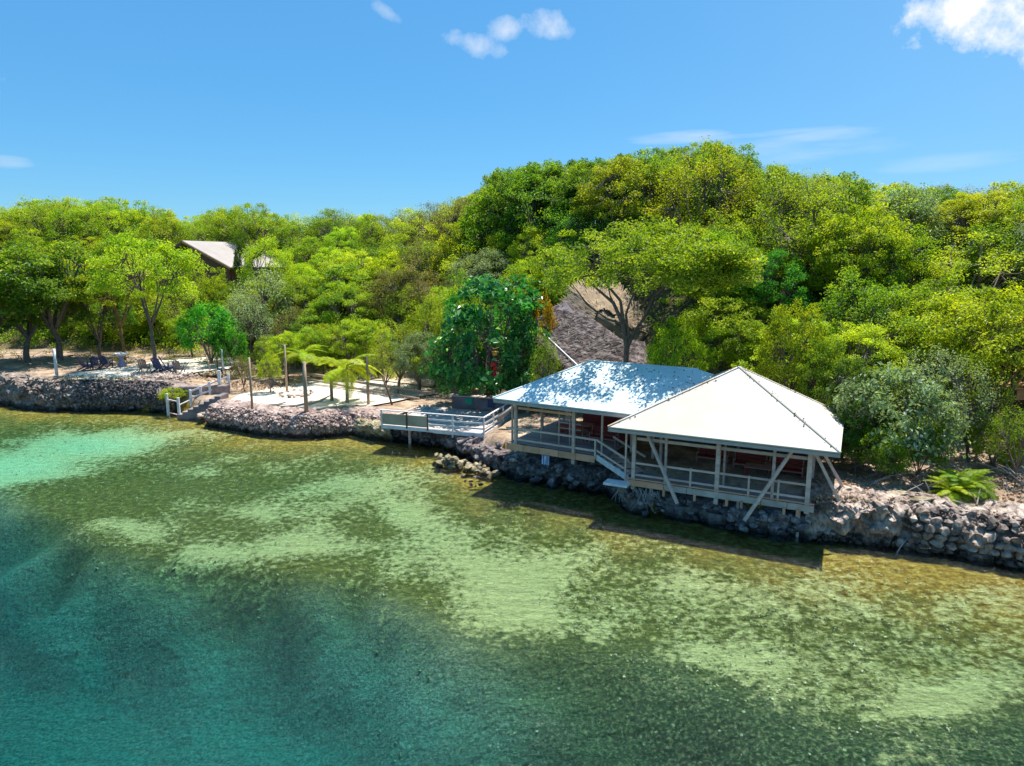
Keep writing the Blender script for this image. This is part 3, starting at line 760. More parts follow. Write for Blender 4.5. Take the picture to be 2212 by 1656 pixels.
# yellowish outcrop standing in the water before the deck
def outcrop(uv, label, m, n, smin, smax, seed):
    random.seed(seed); P = [at(u, v, 0) for u, v in uv]
    t = thing('rock_outcrop', P[len(P) // 2], label, 'rock')
    for k in range(n):
        i = random.random() * (len(P) - 1); a = int(i); p = P[a].lerp(P[a + 1], i - a)
        r = random.gauss(0, .22)
        stone(t, random.choice(STONES[m]), (p.x + random.gauss(0, .2), p.y + r, random.uniform(-0.05, 0.42) * (1.4 if a == 0 else .9)), random.uniform(smin, smax))
    return t
outcrop([(945, 1003), (985, 1008), (1030, 1022), (1062, 1030)], 'low yellowish limestone outcrop in the shallows before the deck', 'rock_yellow', 60, 0.16, 0.40, 5)
outcrop([(1010, 1045), (1042, 1052)], 'small brown stones awash beside the yellowish outcrop', 'rock_dark', 9, 0.1, 0.2, 6)
outcrop([(432, 912), (450, 905), (470, 895), (482, 880)], 'pile of pale boulders beside the foot of the white stair railing', 'rock', 26, 0.2, 0.42, 8)
random.seed(11)

# ------------------------------------------------------------------ pavilions
def frame_axes(p0, p1):
    X = Vector((p1[0] - p0[0], p1[1] - p0[1], 0)).normalized(); Y = Vector((-X.y, X.x, 0)); return X, Y, Vector((0, 0, 1))
def boards(parent, O, ax, x0, x1, y0, y1, z, wd, m, gap=0.012, th=0.04, along='x', name='floor_board'):
    X, Y, Z = ax; n = int(((y1 - y0) if along == 'x' else (x1 - x0)) / wd)
    mb = MB(); L = (x1 - x0) if along == 'x' else (y1 - y0)
    mb.box((0, 0, -th / 2), (L, wd - gap, th) if along == 'x' else (wd - gap, L, th), (X, Y, Z))
    me = mb.mesh(name, m)
    for k in range(n):
        if along == 'x': c = O + X * (x0 + x1) / 2 + Y * (y0 + wd * (k + .5))
        else: c = O + Y * (y0 + y1) / 2 + X * (x0 + wd * (k + .5))
        o = bpy.data.objects.new(name, me); C.objects.link(o); o.parent = parent
        o.location = Vector((c.x, c.y, z - random.uniform(0, .006))) - parent.location
M0 = at(1368, 1034, 1.65); M1 = at(1743, 1088, 1.65)
AX = frame_axes(M0, M1); X, Y, Z = AX; WM = (M1 - M0).length
pav = thing('pavilion', M0, 'open-sided white-roofed pavilion on posts over the water, right of the two', 'pavilion')
def P(x, y, z): q = M0 + X * x + Y * y; return Vector((q.x, q.y, z))
FZ = 1.65; BZ = 4.02
def part(mb, name, m, par, bevel=0): return mb.build(name, m, par, bevel=bevel)
def one(name, m, par, a, b, wd, ht, up=None, bevel=0.008):
    mb = MB(); mb.beam(a, b, wd, ht, up); return mb.build(name, m, par, bevel=bevel)
DEP = 6.6
boards(pav, M0, AX, -0.25, WM + 0.15, 0.06, DEP, FZ, 0.165, M['floor_boards'])
# roof: four plates meeting at the peak
E = [P(-1.15, -0.62, 4.25), P(WM + 1.15, -0.62, 4.25), P(WM + 1.15, DEP + 0.7, 4.25), P(-1.15, DEP + 0.7, 4.25)]
pk = P(WM / 2 + 0.25, DEP / 2 + 0.15, 6.95)
pk2 = pk
def roof_plate(a, b, c, th, m, par, name='roof_panel'):
    mb = MB(); nrm = (b - a).cross(c - a).normalized()
    if nrm.z < 0: nrm = -nrm
    pts = [a, b, c]; mb2 = [p - Vector((0, 0, th)) for p in pts]
    v = pts + mb2; mb.v = [tuple(p) for p in v]
    mb.f = [(0, 1, 2), (5, 4, 3), (0, 3, 4, 1), (1, 4, 5, 2), (2, 5, 3, 0)]; mb.mi = [0] * 5
    return mb.build(name, m, par)
for i in range(4): roof_plate(E[i], E[(i + 1) % 4], pk, 0.06, M['roof'], pav)
def cap(a, b, r, m, par, name='ridge_cap'):
    mb = MB(); mb.tube([a, b], r, 6); return mb.build(name, m, par)
for i in range(4): cap(E[i] + Vector((0, 0, .0)), pk, 0.055, M['ridge_cap'] if i in (0, 3) else M['roof'], pav)
for i in range(4):
    a, b = E[i], E[(i + 1) % 4]; dn = Vector((0, 0, -0.17)); ins = ((P(WM / 2, DEP / 2, 0) - (a + b) / 2)); ins.z = 0; ins.normalize(); ins *= 0.05
    one('eave_board', M['roof_trim'], pav, a + dn + ins, b + dn + ins, 0.04, 0.16)
# ceiling rafters
for k in range(9):
    x = -0.6 + k * (WM + 1.2) / 8; h = 4.08
    top = P(WM / 2, DEP / 2, 6.6)
    one('rafter', M['timber_grey'], pav, P(x, -0.45, 4.03), P(x * 0.5 + WM / 4, DEP * .35, 5.55), 0.05, 0.10)
# posts
px = [(0.0, 0.17), (2.85, .0), (5.55, 0.0), (WM, 0.19)]
for x, y, wd, z0, z1 in [(0, 0, .17, 1.12, 4.0), (3.95, 0, .19, 1.0, 4.0), (WM, 0, .19, 1.2, 4.0), (1.55, 0, .11, 1.45, 4.0), (4.15, .55, .10, FZ, 4.0), (6.35, 0, .13, FZ - .2, 4.0),
                         (0, DEP, .15, 0.9, 4.0), (WM, DEP, .15, 0.9, 4.0), (WM / 2, DEP, .15, 0.9, 4.0), (0.05, DEP / 2, .13, FZ, 4.0), (WM, DEP / 2, .15, 0.9, 4.0), (0.75, 2.2, .13, FZ, 4.0), (-0.45, 0.15, .09, 1.4, 4.0)]:
    one('post', M['timber_grey'], pav, P(x, y, z0), P(x, y, z1), wd, wd, up=Y)
# header beams
for a, b in ((P(-0.5, 0, 4.02), P(WM + .6, 0, 4.02)), (P(0, DEP, 4.02), P(WM, DEP, 4.02)), (P(0, 0, 4.02), P(0, DEP, 4.02)), (P(WM, 0, 4.02), P(WM, DEP, 4.02))):
    one('header_beam', M['timber_grey'], pav, a + Vector((0, 0, -.0)), b, 0.085, 0.19)
one('header_beam', M['timber_grey'], pav, P(0.1, 0.03, 3.66), P(WM - 0.1, 0.03, 3.66), 0.06, 0.15)
# slanting braces
for a, b in ((P(0.62, -0.06, 4.0), P(2.35, -0.75, 0.98)), (P(7.05, -.1, 3.95), P(5.35, -.85, 0.72)), (P(WM + .15, 0, 4.0), P(WM + 1.25, 0.2, 1.9)), (P(WM + .2, 1.6, 4.0), P(WM + 1.4, 2.0, 1.9))):
    one('brace', M['timber_grey'], pav, a, b, 0.13, 0.13)
# front rails
RZ1 = FZ + 0.82
for (x0, x1, z) in ((0.1, 1.5, RZ1 - .02), (1.6, 3.85, RZ1), (4.05, WM - 1.5, RZ1 + .02), (0.1, 3.85, FZ + .22), (4.05, WM - .1, FZ + .24), (WM - 1.4, WM - .1, RZ1 + .02)):
    one('rail', M['timber_grey'], pav, P(x0, -0.04, z), P(x1, -0.04, z), 0.05, 0.10)
for x in (2.75, 5.35, 6.6): one('rail_post', M['timber_grey'], pav, P(x, -0.05, FZ - .35), P(x, -0.05, RZ1 + .1), 0.09, 0.09, up=Y)
for z in (RZ1, FZ + .45, FZ + .15): one('rail', M['timber_grey'], pav, P(WM, .2, z), P(WM, 3.1, z), 0.05, 0.09)
# fascia boards of the deck edge, uneven lengths and tones
fx = [(-0.35, 1.5, 'timber_tan'), (1.52, 2.6, 'concrete_pale'), (2.62, 4.0, 'concrete_pale'), (4.02, 5.9, 'concrete_pale'), (5.92, 7.0, 'concrete_pale'), (7.02, WM + .3, 'concrete_pale')]
for k, (a, b, m) in enumerate(fx):
    one('fascia_board', M[m], pav, P(a, -0.09 - .004 * (k % 2), FZ - 0.20), P(b, -0.09 - .004 * (k % 2), FZ - 0.20), 0.045, 0.30)
one('deck_edge', M['timber_tan'], pav, P(-.35, -.10, FZ + .02), P(WM + .3, -.10, FZ + .02), 0.10, 0.05)
one('edge_beam', M['timber_grey'], pav, P(WM + .12, -.1, FZ - .2), P(WM + .12, DEP, FZ - .2), 0.06, 0.3)
one('edge_beam', M['timber_grey'], pav, P(-.30, 0, FZ - .2), P(-.30, DEP, FZ - .2), 0.06, 0.3)
for x in np.arange(0.5, WM, 1.15): one('joist', M['timber_dark'], pav, P(x, 0.0, FZ - .16), P(x, DEP, FZ - .16), 0.09, 0.2)
for x in (1.55, 3.0, 4.45, 5.1, 6.9, 7.45): one('joist_end', M['timber_tan'], pav, P(x, -.15, FZ - .62), P(x, -.15, FZ - .28), 0.12, 0.1, up=Y)
for x in (4.9, 7.5): one('pile', M['timber_grey'], pav, P(x, .2, -.5), P(x, .2, FZ - .25), 0.12, 0.12, up=Y)
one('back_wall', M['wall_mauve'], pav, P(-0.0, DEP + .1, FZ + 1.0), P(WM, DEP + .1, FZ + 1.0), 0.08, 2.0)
# slatted right end screen
for k in range(11):
    z = FZ + .35 + k * .13; one('screen_slat', M['timber_dark'], pav, P(WM - .08, 3.3, z), P(WM - .08, DEP - .1, z), 0.02, 0.10)

M['footing'] = rock_mat('stained_footing', (0.13, 0.095, 0.085), (0.27, 0.21, 0.185), (0.44, 0.36, 0.32), 1.2)
# concrete footings under the right pavilion
def block(label, x, y, sx, sy, z0, z1, lean=0.0, m='footing'):
    mb = MB(); rr = random.Random(int(x * 97 + y * 13)); c = []
    n = 7
    for z, k in ((z0, 1.06), (z1, 1.0)):
        for i in range(n):
            a = 6.283 * i / n; q = P(x + math.cos(a) * sx / 2 * k * rr.uniform(.85, 1.15) + (lean if z == z1 else 0), y + math.sin(a) * sy / 2 * k * rr.uniform(.85, 1.15), z + (rr.uniform(-.08, .08) if z == z1 else 0)); c.append(q)
    mb.v = [tuple(p) for p in c]
    for i in range(n): mb.f.append((i, (i + 1) % n, n + (i + 1) % n, n + i)); mb.mi.append(0)
    mb.f.append(tuple(range(n, 2 * n))); mb.mi.append(0); mb.f.append(tuple(reversed(range(n)))); mb.mi.append(0)
    o = mb.build('concrete_footing', M[m], bevel=0.03); tag(o, label, 'footing', 'concrete footings under the right pavilion'); return o
block('squat grey concrete footing under the left corner post of the right pavilion', 0.1, .5, 1.3, 1.2, -.8, .62)
block('long low concrete footing between the left and middle posts of the right pavilion', 2.2, .55, 2.0, 1.1, -.8, .55)
block('flat concrete footing below the middle post of the right pavilion', 3.9, .6, 1.7, 1.2, -.8, .42)
block('broken concrete footing below the long slanting brace', 5.7, .5, 1.6, 1.3, -.8, .60, .1)
block('narrow upright concrete footing under the tan joist end', 6.8, .4, .8, .8, -.8, .85)
block('round concrete footing under the right corner post', 7.75, .6, 1.0, 1.0, -.8, .95)
# tangle of roots round the left footing
mb = MB()
for k in range(46):
    x = random.uniform(-.7, 1.3); y = random.uniform(-.25, .2); a = P(x, y, random.uniform(1.0, 1.35)); b = a + X * random.uniform(-.5, .5) + Vector((0, 0, -random.uniform(.4, 1.0)))
    c = (a + b) / 2 + X * random.uniform(-.25, .25) - Y * random.uniform(0, .2); mb.tube([a, c, b], [.025, .018, .012], 5)
o = mb.build('hanging_roots', M['driftwood']); tag(o, 'tangle of pale dead roots hanging below the left corner of the right pavilion', 'roots', kind='stuff')

# furniture: benches and tables
def bench_proto(name, label, cat, wood, frame, L=1.6):
    t = thing(name, (0, 0, 0), label, cat)
    mb = MB(); 
    for k in range(3):
        s = MB(); s.box((0, -.14 + k * .15, .45), (L, .13, .035)); s.build('seat_slat', wood, t)
    for k in range(3):
        s = MB(); s.box((0, .24 + .012 * k, .60 + k * .15), (L, .03, .12)); s.build('back_slat', wood, t)
    for sx in (-1, 1):
        s = MB(); s.box((sx * (L / 2 - .04), -.18, .32), (.06, .06, .64)); s.build('leg', frame, t)
        s = MB(); s.box((sx * (L / 2 - .04), .24, .48), (.06, .06, .96)); s.build('leg', frame, t)
        s = MB(); s.box((sx * (L / 2 - .04), .02, .66), (.07, .50, .04)); s.build('armrest', frame, t)
    s = MB(); s.box((0, -.18, .40), (L - .1, .03, .07)); s.build('apron', frame, t)
    return t
rzM = math.atan2(X.y, X.x)
bp = bench_proto('bench', 'x', 'bench', M['red_wood'], M['pink_wood'])
def set_(o, loc, rz, label, group=None):
    o.location = loc; o.rotation_euler = (0, 0, rz); o['label'] = label
    if group: o['group'] = group
    return o
G_ = 'red benches in the pavilions'
def PL(x, y, z=FZ): return P(x, y, z + .001)
set_(bp, PL(3.0, 4.0), rzM, 'red wooden bench left of the middle post inside the right pavilion', G_)
set_(copy_tree(bp, (0, 0, 0)), PL(4.9, 3.6), rzM, 'red bench just right of the middle post inside the right pavilion', G_)
set_(copy_tree(bp, (0, 0, 0)), PL(6.6, 3.4), rzM, 'red bench nearest the long brace inside the right pavilion', G_)
def table_proto(name, label, top, leg, L=1.5, W=.8):
    t = thing(name, (0, 0, 0), label, 'table')
    s = MB(); s.box((0, 0, .73), (L, W, .05)); s.build('tabletop', top, t, bevel=.01)
    for sx in (-1, 1):
        for sy in (-1, 1):
            s = MB(); s.box((sx * (L / 2 - .08), sy * (W / 2 - .08), .35), (.07, .07, .70)); s.build('leg', leg, t)
    return t
tp = table_proto('table', 'x', M['pink_wood'], M['red_wood'])
set_(tp, PL(5.6, 2.3), rzM, 'faded pink table with red legs inside the right pavilion')

# ---- left pavilion
L0 = at(1106, 956, 2.2); L1 = at(1298, 985, 2.2)
AL = frame_axes(L0, L1); XL, YL, _ = AL
pavl = thing('pavilion', L0, 'open-sided pavilion with tree-shaded white roof, left of the two and set back', 'pavilion')
def Q(x, y, z): q = L0 + XL * x + YL * y; return Vector((q.x, q.y, z))
FL = 2.2; WLF = 6.6; DL = 6.8
boards(pavl, L0, AL, -0.2, 5.6, 0.06, DL, FL, 0.165, M['floor_boards'])
sE = [Q(-.85, -.62, 4.72), Q(13.2, -.62, 4.72), Q(13.2, DL + .6, 4.72), Q(-.85, DL + .6, 4.72)]
r0 = Q(-.85 + 4.0, DL / 2, 6.55); r1 = Q(13.2 - 4.0, DL / 2, 6.55)
def plate4(pts, th, m, par, name='roof_panel'):
    mb = MB(); mb.slab(pts, th); return mb.build(name, m, par)
plate4([sE[0], sE[1], r1, r0], .06, M['roof_cool'], pavl); plate4([sE[2], sE[3], r0, r1], .06, M['roof_cool'], pavl)
roof_plate(sE[3], sE[0], r0, .06, M['roof_cool'], pavl); roof_plate(sE[1], sE[2], r1, .06, M['roof_cool'], pavl)
cap(r0, r1, .06, M['roof_cool'], pavl); cap(sE[0], r0, .06, M['roof_cool'], pavl); cap(sE[3], r0, .06, M['roof_cool'], pavl)
for a, b in ((0, 1), (3, 0)):
    pa, pb = sE[a], sE[b]
    if (a, b) == (0, 1): pb = Q(6.9, -.62, 4.72)
    one('eave_board', M['roof_trim'], pavl, pa + Vector((0, 0, -.17)) + (XL * .05 + YL * .05), pb + Vector((0, 0, -.17)) + (YL * .05), 0.04, 0.16)
for x, y, wd, z0 in [(0.25, 0, .17, 1.7), (3.75, 0, .17, 1.55), (1.35, .9, .08, FL), (2.45, .9, .08, FL), (3.1, .9, .08, FL), (5.3, .1, .10, FL), (-.15, .3, .10, 2.0), (0.1, DL, .15, FL), (3.9, DL, .15, FL), (0.1, DL / 2, .13, FL), (6.4, 1.5, .14, FL), (6.6, DL, .15, 1.0)]:
    one('post', M['timber_grey'], pavl, Q(x, y, z0), Q(x, y, 4.5), wd, wd, up=YL)
one('header_beam', M['timber_grey'], pavl, Q(-.6, 0, 4.47), Q(6.6, 0, 4.47), 0.085, 0.19)
one('header_beam', M['timber_grey'], pavl, Q(0.1, 0, 4.47), Q(0.1, DL, 4.47), 0.085, 0.17)
one('header_beam', M['timber_tan'], pavl, Q(0.35, .02, 4.18), Q(3.65, .02, 4.18), 0.06, 0.13)
for a, b in (((.35, FL + .82), (3.65, FL + .82)), ((3.85, FL + .82), (5.0, FL + .80)), ((.35, FL + .22), (3.65, FL + .22)), ((3.85, FL + .22), (5.0, FL + .22)), ((-.35, FL + .8), (.15, FL + .8))):
    one('rail', M['timber_grey'], pavl, Q(a[0], -.04, a[1]), Q(b[0], -.04, b[1]), 0.05, 0.11)
one('rail_post', M['timber_grey'], pavl, Q(5.0, -.05, FL - .2), Q(5.0, -.05, FL + .85), .08, .08, up=YL)
for k, (a, b) in enumerate([(-.3, .75), (.77, 1.75), (1.77, 2.9), (2.92, 3.9), (3.92, 5.0)]):
    one('fascia_board', M['timber_tan'], pavl, Q(a, -.09, FL - .22), Q(b, -.09, FL - .22), .045, .36)
for y in (.9,):
    for z in (FL + 1.25, FL + .95): one('screen_rail', M['timber_grey'], pavl, Q(2.45, y, z), Q(3.75, y, z), .03, .05)
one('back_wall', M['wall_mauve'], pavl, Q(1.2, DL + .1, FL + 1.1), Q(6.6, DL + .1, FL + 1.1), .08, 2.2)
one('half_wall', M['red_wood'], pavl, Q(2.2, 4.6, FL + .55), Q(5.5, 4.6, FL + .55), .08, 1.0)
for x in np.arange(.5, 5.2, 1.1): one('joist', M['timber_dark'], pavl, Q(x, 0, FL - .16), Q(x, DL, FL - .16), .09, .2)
rzL = math.atan2(XL.y, XL.x)
set_(copy_tree(bp, (0, 0, 0)), Q(2.7, 2.0, FL), rzL + math.pi, 'red bench by the front rail of the left pavilion, between its two big posts', G_)
t2 = set_(copy_tree(tp, (0, 0, 0)), Q(2.7, 3.1, FL), rzL, 'pink topped table behind the bench in the left pavilion'); 
set_(copy_tree(bp, (0, 0, 0)), Q(4.6, 2.0, FL), rzL, 'red bench behind the sloping stair rail of the left pavilion', G_)
# chest in bright red
mb = MB(); mb.box(Q(5.35, 3.0, FL + .45), (.7, .5, .9), (XL, YL, Vector((0, 0, 1)))); o = mb.build('cabinet', M['red_wood'], bevel=.02); tag(o, 'bright red cabinet at the right end of the left pavilion', 'cabinet')
# connecting stair between the two floors
st = thing('stair', Q(5.0, 0, FL), 'short white railed stair stepping down from left to right pavilion', 'stair')
sa = Q(5.05, .0, FL); sb = P(-.30, .15, FZ)
d_ = (sb - sa); n_st = 4; sx_ = Vector((-d_.y, d_.x, 0)).normalized()
for k in range(n_st):
    c = sa.lerp(sb, (k + .5) / n_st) + sx_ * .55; c.z = FL - (k + 1) * (FL - FZ) / (n_st + 1)
    mb = MB(); dd = Vector((d_.x, d_.y, 0)); mb.box(c, (dd.length / n_st, 1.1, .05), (dd.normalized(), sx_, Vector((0, 0, 1)))); mb.build('tread', M['timber_grey'], st)
for off in (0, 1.15):
    one('stringer', M['white_paint'], st, sa + sx_ * off + Vector((0, 0, -.12)), sb + sx_ * off + Vector((0, 0, -.10)), .045, .30)
    one('handrail', M['timber_grey'], st, sa + sx_ * off + Vector((0, 0, .80)), sb + sx_ * off + Vector((0, 0, .82)), .05, .12)
one('lower_rail', M['timber_grey'], st, sa + Vector((0, 0, .25)), sb + Vector((0, 0, .28)), .04, .09)
one('landing', M['white_paint'], st, P(-1.3, -.35, FZ - .25), P(-.1, -.35, FZ - .25), .7, .12)

# ------------------------------------------------------------------ timber deck left of the pavilions
D0p = at(824, 921, 1.35); D1p = at(1046, 940, 1.35)
AD = frame_axes(D0p, D1p); XD, YD, _ = AD; WD = (D1p - D0p).length; DD = 6.4
deck = thing('timber_deck', D0p, 'weathered grey timber deck with white rails beside the left pavilion', 'deck')
def R(x, y, z): q = D0p + XD * x + YD * y; return Vector((q.x, q.y, z))
DZ = 1.45
boards(deck, D0p, AD, 0, WD, 0.05, DD, DZ, .2, M['deck_boards'], gap=.02)
one('fascia_board', M['white_paint'], deck, R(-.02, -.03, DZ - .12), R(WD * .52, -.03, DZ - .12), .05, .22)
one('fascia_board', M['white_paint'], deck, R(WD * .52 + .01, -.035, DZ - .14), R(WD + .03, -.035, DZ - .14), .05, .26)
one('side_beam', M['white_paint'], deck, R(WD + .02, 0, DZ - .14), R(WD + .02, DD, DZ - .14), .05, .26)
for x in (0.05, 1.9, 3.4, 5.15, WD - .0): one('rail_post', M['timber_dark'] if x in (1.9, 3.4) else M['white_paint'], deck, R(x, -.05, DZ - (.45 if x > 4 else .1)), R(x, -.05, DZ + 1.0), .09, .09, up=YD)
for y in (1.7, 3.6, 5.6): one('rail_post', M['white_paint'], deck, R(WD, y, DZ - .4), R(WD, y, DZ + 1.0), .09, .09, up=YD)
one('top_rail', M['white_paint'], deck, R(-.05, -.05, DZ + 1.02), R(WD + .05, -.05, DZ + 1.02), .13, .05)
one('top_rail', M['white_paint'], deck, R(WD, .0, DZ + 1.022), R(WD, 5.7, DZ + 1.022), .12, .05)
one('top_rail', M['concrete_pale'], deck, R(0, .0, DZ + .28), R(0.3, DD * .8, DZ + .28), .14, .06)
for z in (DZ + .62, DZ + .28):
    one('rail', M['white_paint'], deck, R(3.4, -.06, z), R(WD, -.06, z), .035, .12); one('rail', M['white_paint'], deck, R(WD + .01, 0, z), R(WD + .01, 5.6, z), .035, .12)
one('panel', M['sand_warm'], deck, R(0.1, -.0, DZ + .42), R(3.35, -.0, DZ + .42), .04, .74)
for x, y in ((WD - .1, 1.0), (WD - .1, 3.5), (WD * .75, .9), (WD*.2, 1.2)): one('pile', M['timber_grey'], deck, R(x, y, -.4), R(x, y, DZ - .05), .16, .16, up=YD)
# back platform shelf in the shade
shf = thing('counter', R(3.5, DD + .2, DZ), 'long pale topped counter along the back edge of the timber deck', 'counter')
one('counter_top', M['concrete_pale'], shf, R(2.2, DD - .1, DZ + 1.0), R(WD + 1.0, DD - .1, DZ + 1.0), .7, .07)
one('counter_front', M['boulder_dark'], shf, R(2.3, DD + .05, DZ + .5), R(WD + .9, DD + .05, DZ + .5), .3, .93)
mb = MB(); mb.box(R(3.7, DD - .17, DZ + .62), (.55, .03, .5), (XD, YD, Vector((0, 0, 1)))); o = mb.build('towel', M['cloth_green']); tag(o, 'green cloth hanging on the front of the deck counter', 'towel')
mb = MB(); mb.box(R(5.4, DD - .17, DZ + .55), (.5, .03, .55), (XD, YD, Vector((0, 0, 1)))); o = mb.build('towel', M['blue_paint']); tag(o, 'blue cloth hanging on the deck counter right of the green one', 'towel')
# debris twigs on the deck
mb = MB()
for k in range(150):
    x = random.uniform(.3, WD - .2); y = random.uniform(.2, DD - .6); a = random.uniform(0, 3.14); l = random.uniform(.15, .8)
    p = R(x, y, DZ + .02); q = p + Vector((math.cos(a) * l, math.sin(a) * l, random.uniform(0, .08))); mb.tube([p, q], [random.uniform(.01, .03), .006], 4)
o = mb.build('fallen_twigs', M['driftwood']); tag(o, 'dry twigs and branches lying across the timber deck', 'twigs', kind='stuff')
# palm log lying from the deck to the pavilion
mb = MB(); a = R(WD + .5, 1.0, 2.1); mb.tube([a, a + XL * .5 + Vector((0, .3, .35)), a + XL * 1.3 + Vector((0, .5, 1.0))], [.16, .14, .12], 8)
o = mb.build('fallen_log', M['driftwood'], smooth=True); tag(o, 'pale dead log leaning in the gap between the timber deck and left pavilion', 'log')
towel = MB()
for k in range(5): towel.box(Q(2.0 + k * .09, -.16, 1.55 - .02 * (k % 2)), (.08, .03, .5), (XL, YL, Vector((0, 0, 1))))
o = towel.build('towel', M['blue_white']); tag(o, 'blue and white striped towel hung below the left pavilion floor', 'towel')

# ------------------------------------------------------------------ boat landing with white railings
rail_st = thing('stair', at(385, 893, .5), 'concrete boat steps with white railing at the left rock bank', 'stair')
a = at(392, 885, .55); b = at(484, 848, 1.95)
dd = (b - a); dh = Vector((dd.x, dd.y, 0)); ln = dh.length; dh.normalize(); sd = Vector((-dh.y, dh.x, 0))
for k in range(8):
    c = a.lerp(b, (k + .5) / 8); zt = .3 + k * .21
    mb = MB(); mb.box((c.x, c.y, zt / 2 - .4), (ln / 8 + .02, 1.5, zt + .8), (dh, sd, Vector((0, 0, 1)))); mb.build('step', M['boulder_dark'], rail_st, bevel=.015)
fr0 = at(414, 886, .3); fr1 = at(480, 855, 1.2)
v0 = Vector((fr0.x, fr0.y, 0)); v1 = Vector((fr1.x, fr1.y, 0))
rw = thing('railing', (fr0.x, fr0.y, .3), 'white painted railing climbing beside the boat steps', 'railing')
def RR(t, z): q = v0.lerp(v1, t); return Vector((q.x, q.y, z))
tb = [(0.0, .45, 1.95), (.33, .75, 2.15), (.62, 1.0, 2.45), (.95, 1.3, 3.3), (1.25, 1.6, 2.95)]
for t, z0, z1 in tb: one('rail_post', M['white_paint'], rw, RR(t, z0), RR(t, z1), .16 if t != .95 else .24, .16)
for i in range(4):
    (t0, a0, b0), (t1, a1, b1) = tb[i], tb[i + 1]
    zt0 = 1.8 + .75 * t0; zt1 = 1.8 + .75 * t1
    for dz in (0, -.55, -1.05): one('rail', M['white_paint'], rw, RR(t0, zt0 + dz), RR(t1, zt1 + dz), .07, .13)
lad = thing('ladder', at(375, 893, 0), 'pair of white posts of a swim ladder standing in the water', 'ladder')
la = at(364, 897, 0); lb = at(388, 903, 0)
for p, h in ((la, 1.75), (lb, 1.6)): one('ladder_post', M['white_paint'], lad, (p.x, p.y, -.8), (p.x, p.y, h), .17, .17)
for z in (.2, 1.28): one('rung', M['white_paint'] if z > 1 else M['timber_grey'], lad, (la.x, la.y, z), (lb.x, lb.y, z), .07, .07)
one('handrail', M['white_paint'], lad, (lb.x, lb.y, 1.0), RR(0, 1.15), .06, .08)
slab = MB(); q = at(430, 838, 2.0)
slab.box((q.x, q.y + .4, 1.72), (4.4, .5, .8), (Vector((1, .15, 0)).normalized(), Vector((-.15, 1, 0)).normalized(), Vector((0, 0, 1))))
o = slab.build('retaining_wall', M['concrete'], bevel=.08); tag(o, 'low curved concrete retaining wall above the white railing', 'wall')

# ------------------------------------------------------------------ poles and rails on the sand
def pole(u, vb, vt, z, r, label, lean=(0, 0), m='pole', cat='post', group='wooden poles on the sand terraces'):
    p = at(u, vb, z); zt = z_at(vt, p.y); mb = MB()
    mb.tube([(p.x, p.y, z - .3), (p.x + lean[0] * .5, p.y + lean[1] * .5, (z + zt) / 2), (p.x + lean[0], p.y + lean[1], zt)], [r, r * .93, r * .85], 9)
    o = mb.build('wooden_pole', M[m], smooth=True); return tag(o, label, cat, group)
pole(545, 882, 773, 1.50, .09, 'slim pole at the left front edge of the white sand')
pole(662, 891, 782, 1.50, .15, 'stout grey pole at the middle front edge of the white sand')
pole(717, 866, 800, 1.50, .13, 'short reddish pole under the arching palm frond')
pole(796, 874, 770, 1.50, .11, 'tall pole at the right end of the white sand')
pole(620, 846, 745, 1.50, .10, 'pole behind the fire pit rising into the small bright tree')
pole(748, 818, 775, 1.5, .07, 'thin far pole behind the log rail, leftmost of two')
pole(766, 818, 778, 1.5, .05, 'thin far pole behind the log rail, rightmost of two')
pole(848, 872, 818, 1.50, .08, 'dark leaning stake near the left end of the timber deck', lean=(-.7, .1), m='timber_dark')
pole(123, 812, 754, 2.45, .13, 'pale mauve post at the left end of the left terrace', m='white_paint')
pole(455, 800, 768, 2.45, .06, 'leaning thin stake at the front edge of the left terrace', lean=(-.3, 0))
pole(470, 798, 762, 2.45, .07, 'dark upright stake right of the leaning stake on the left terrace', m='timber_dark')
pole(482, 797, 755, 2.45, .09, 'pale signpost at the right end of the left terrace', m='white_paint')
pole(586, 835, 812, 1.50, .12, 'short blue-grey stump leaning at the back of the white sand', lean=(.25, 0), m='blue_paint')
lr = thing('log_rail', at(662, 818, 2.4), 'two long barked logs laid as a low rail behind the white sand', 'rail')
for (u0, v0_, z0, u1, v1_, z1, r) in ((664, 808, 2.3, 935, 850, 1.9, .13), (664, 820, 1.9, 905, 862, 1.6, .10), ):
    a = at(u0, v0_, z0); b = at(u1, v1_, z1); mb = MB(); m_ = a.lerp(b, .5) + Vector((0, 0, -.04)); mb.tube([a, a.lerp(m_, .5) + Vector((0, .05, .02)), m_, b], [r, r, r * .95, r * .9], 8); o = mb.build('log', M['pole'], smooth=True); put(o, lr)
for u, vb in ((760, 836), (860, 850)):
    p = at(u, vb, 1.50); mb = MB(); mb.tube([(p.x, p.y, 1.3), (p.x, p.y, 2.05)], .09, 8); o = mb.build('support', M['pole']); put(o, lr)

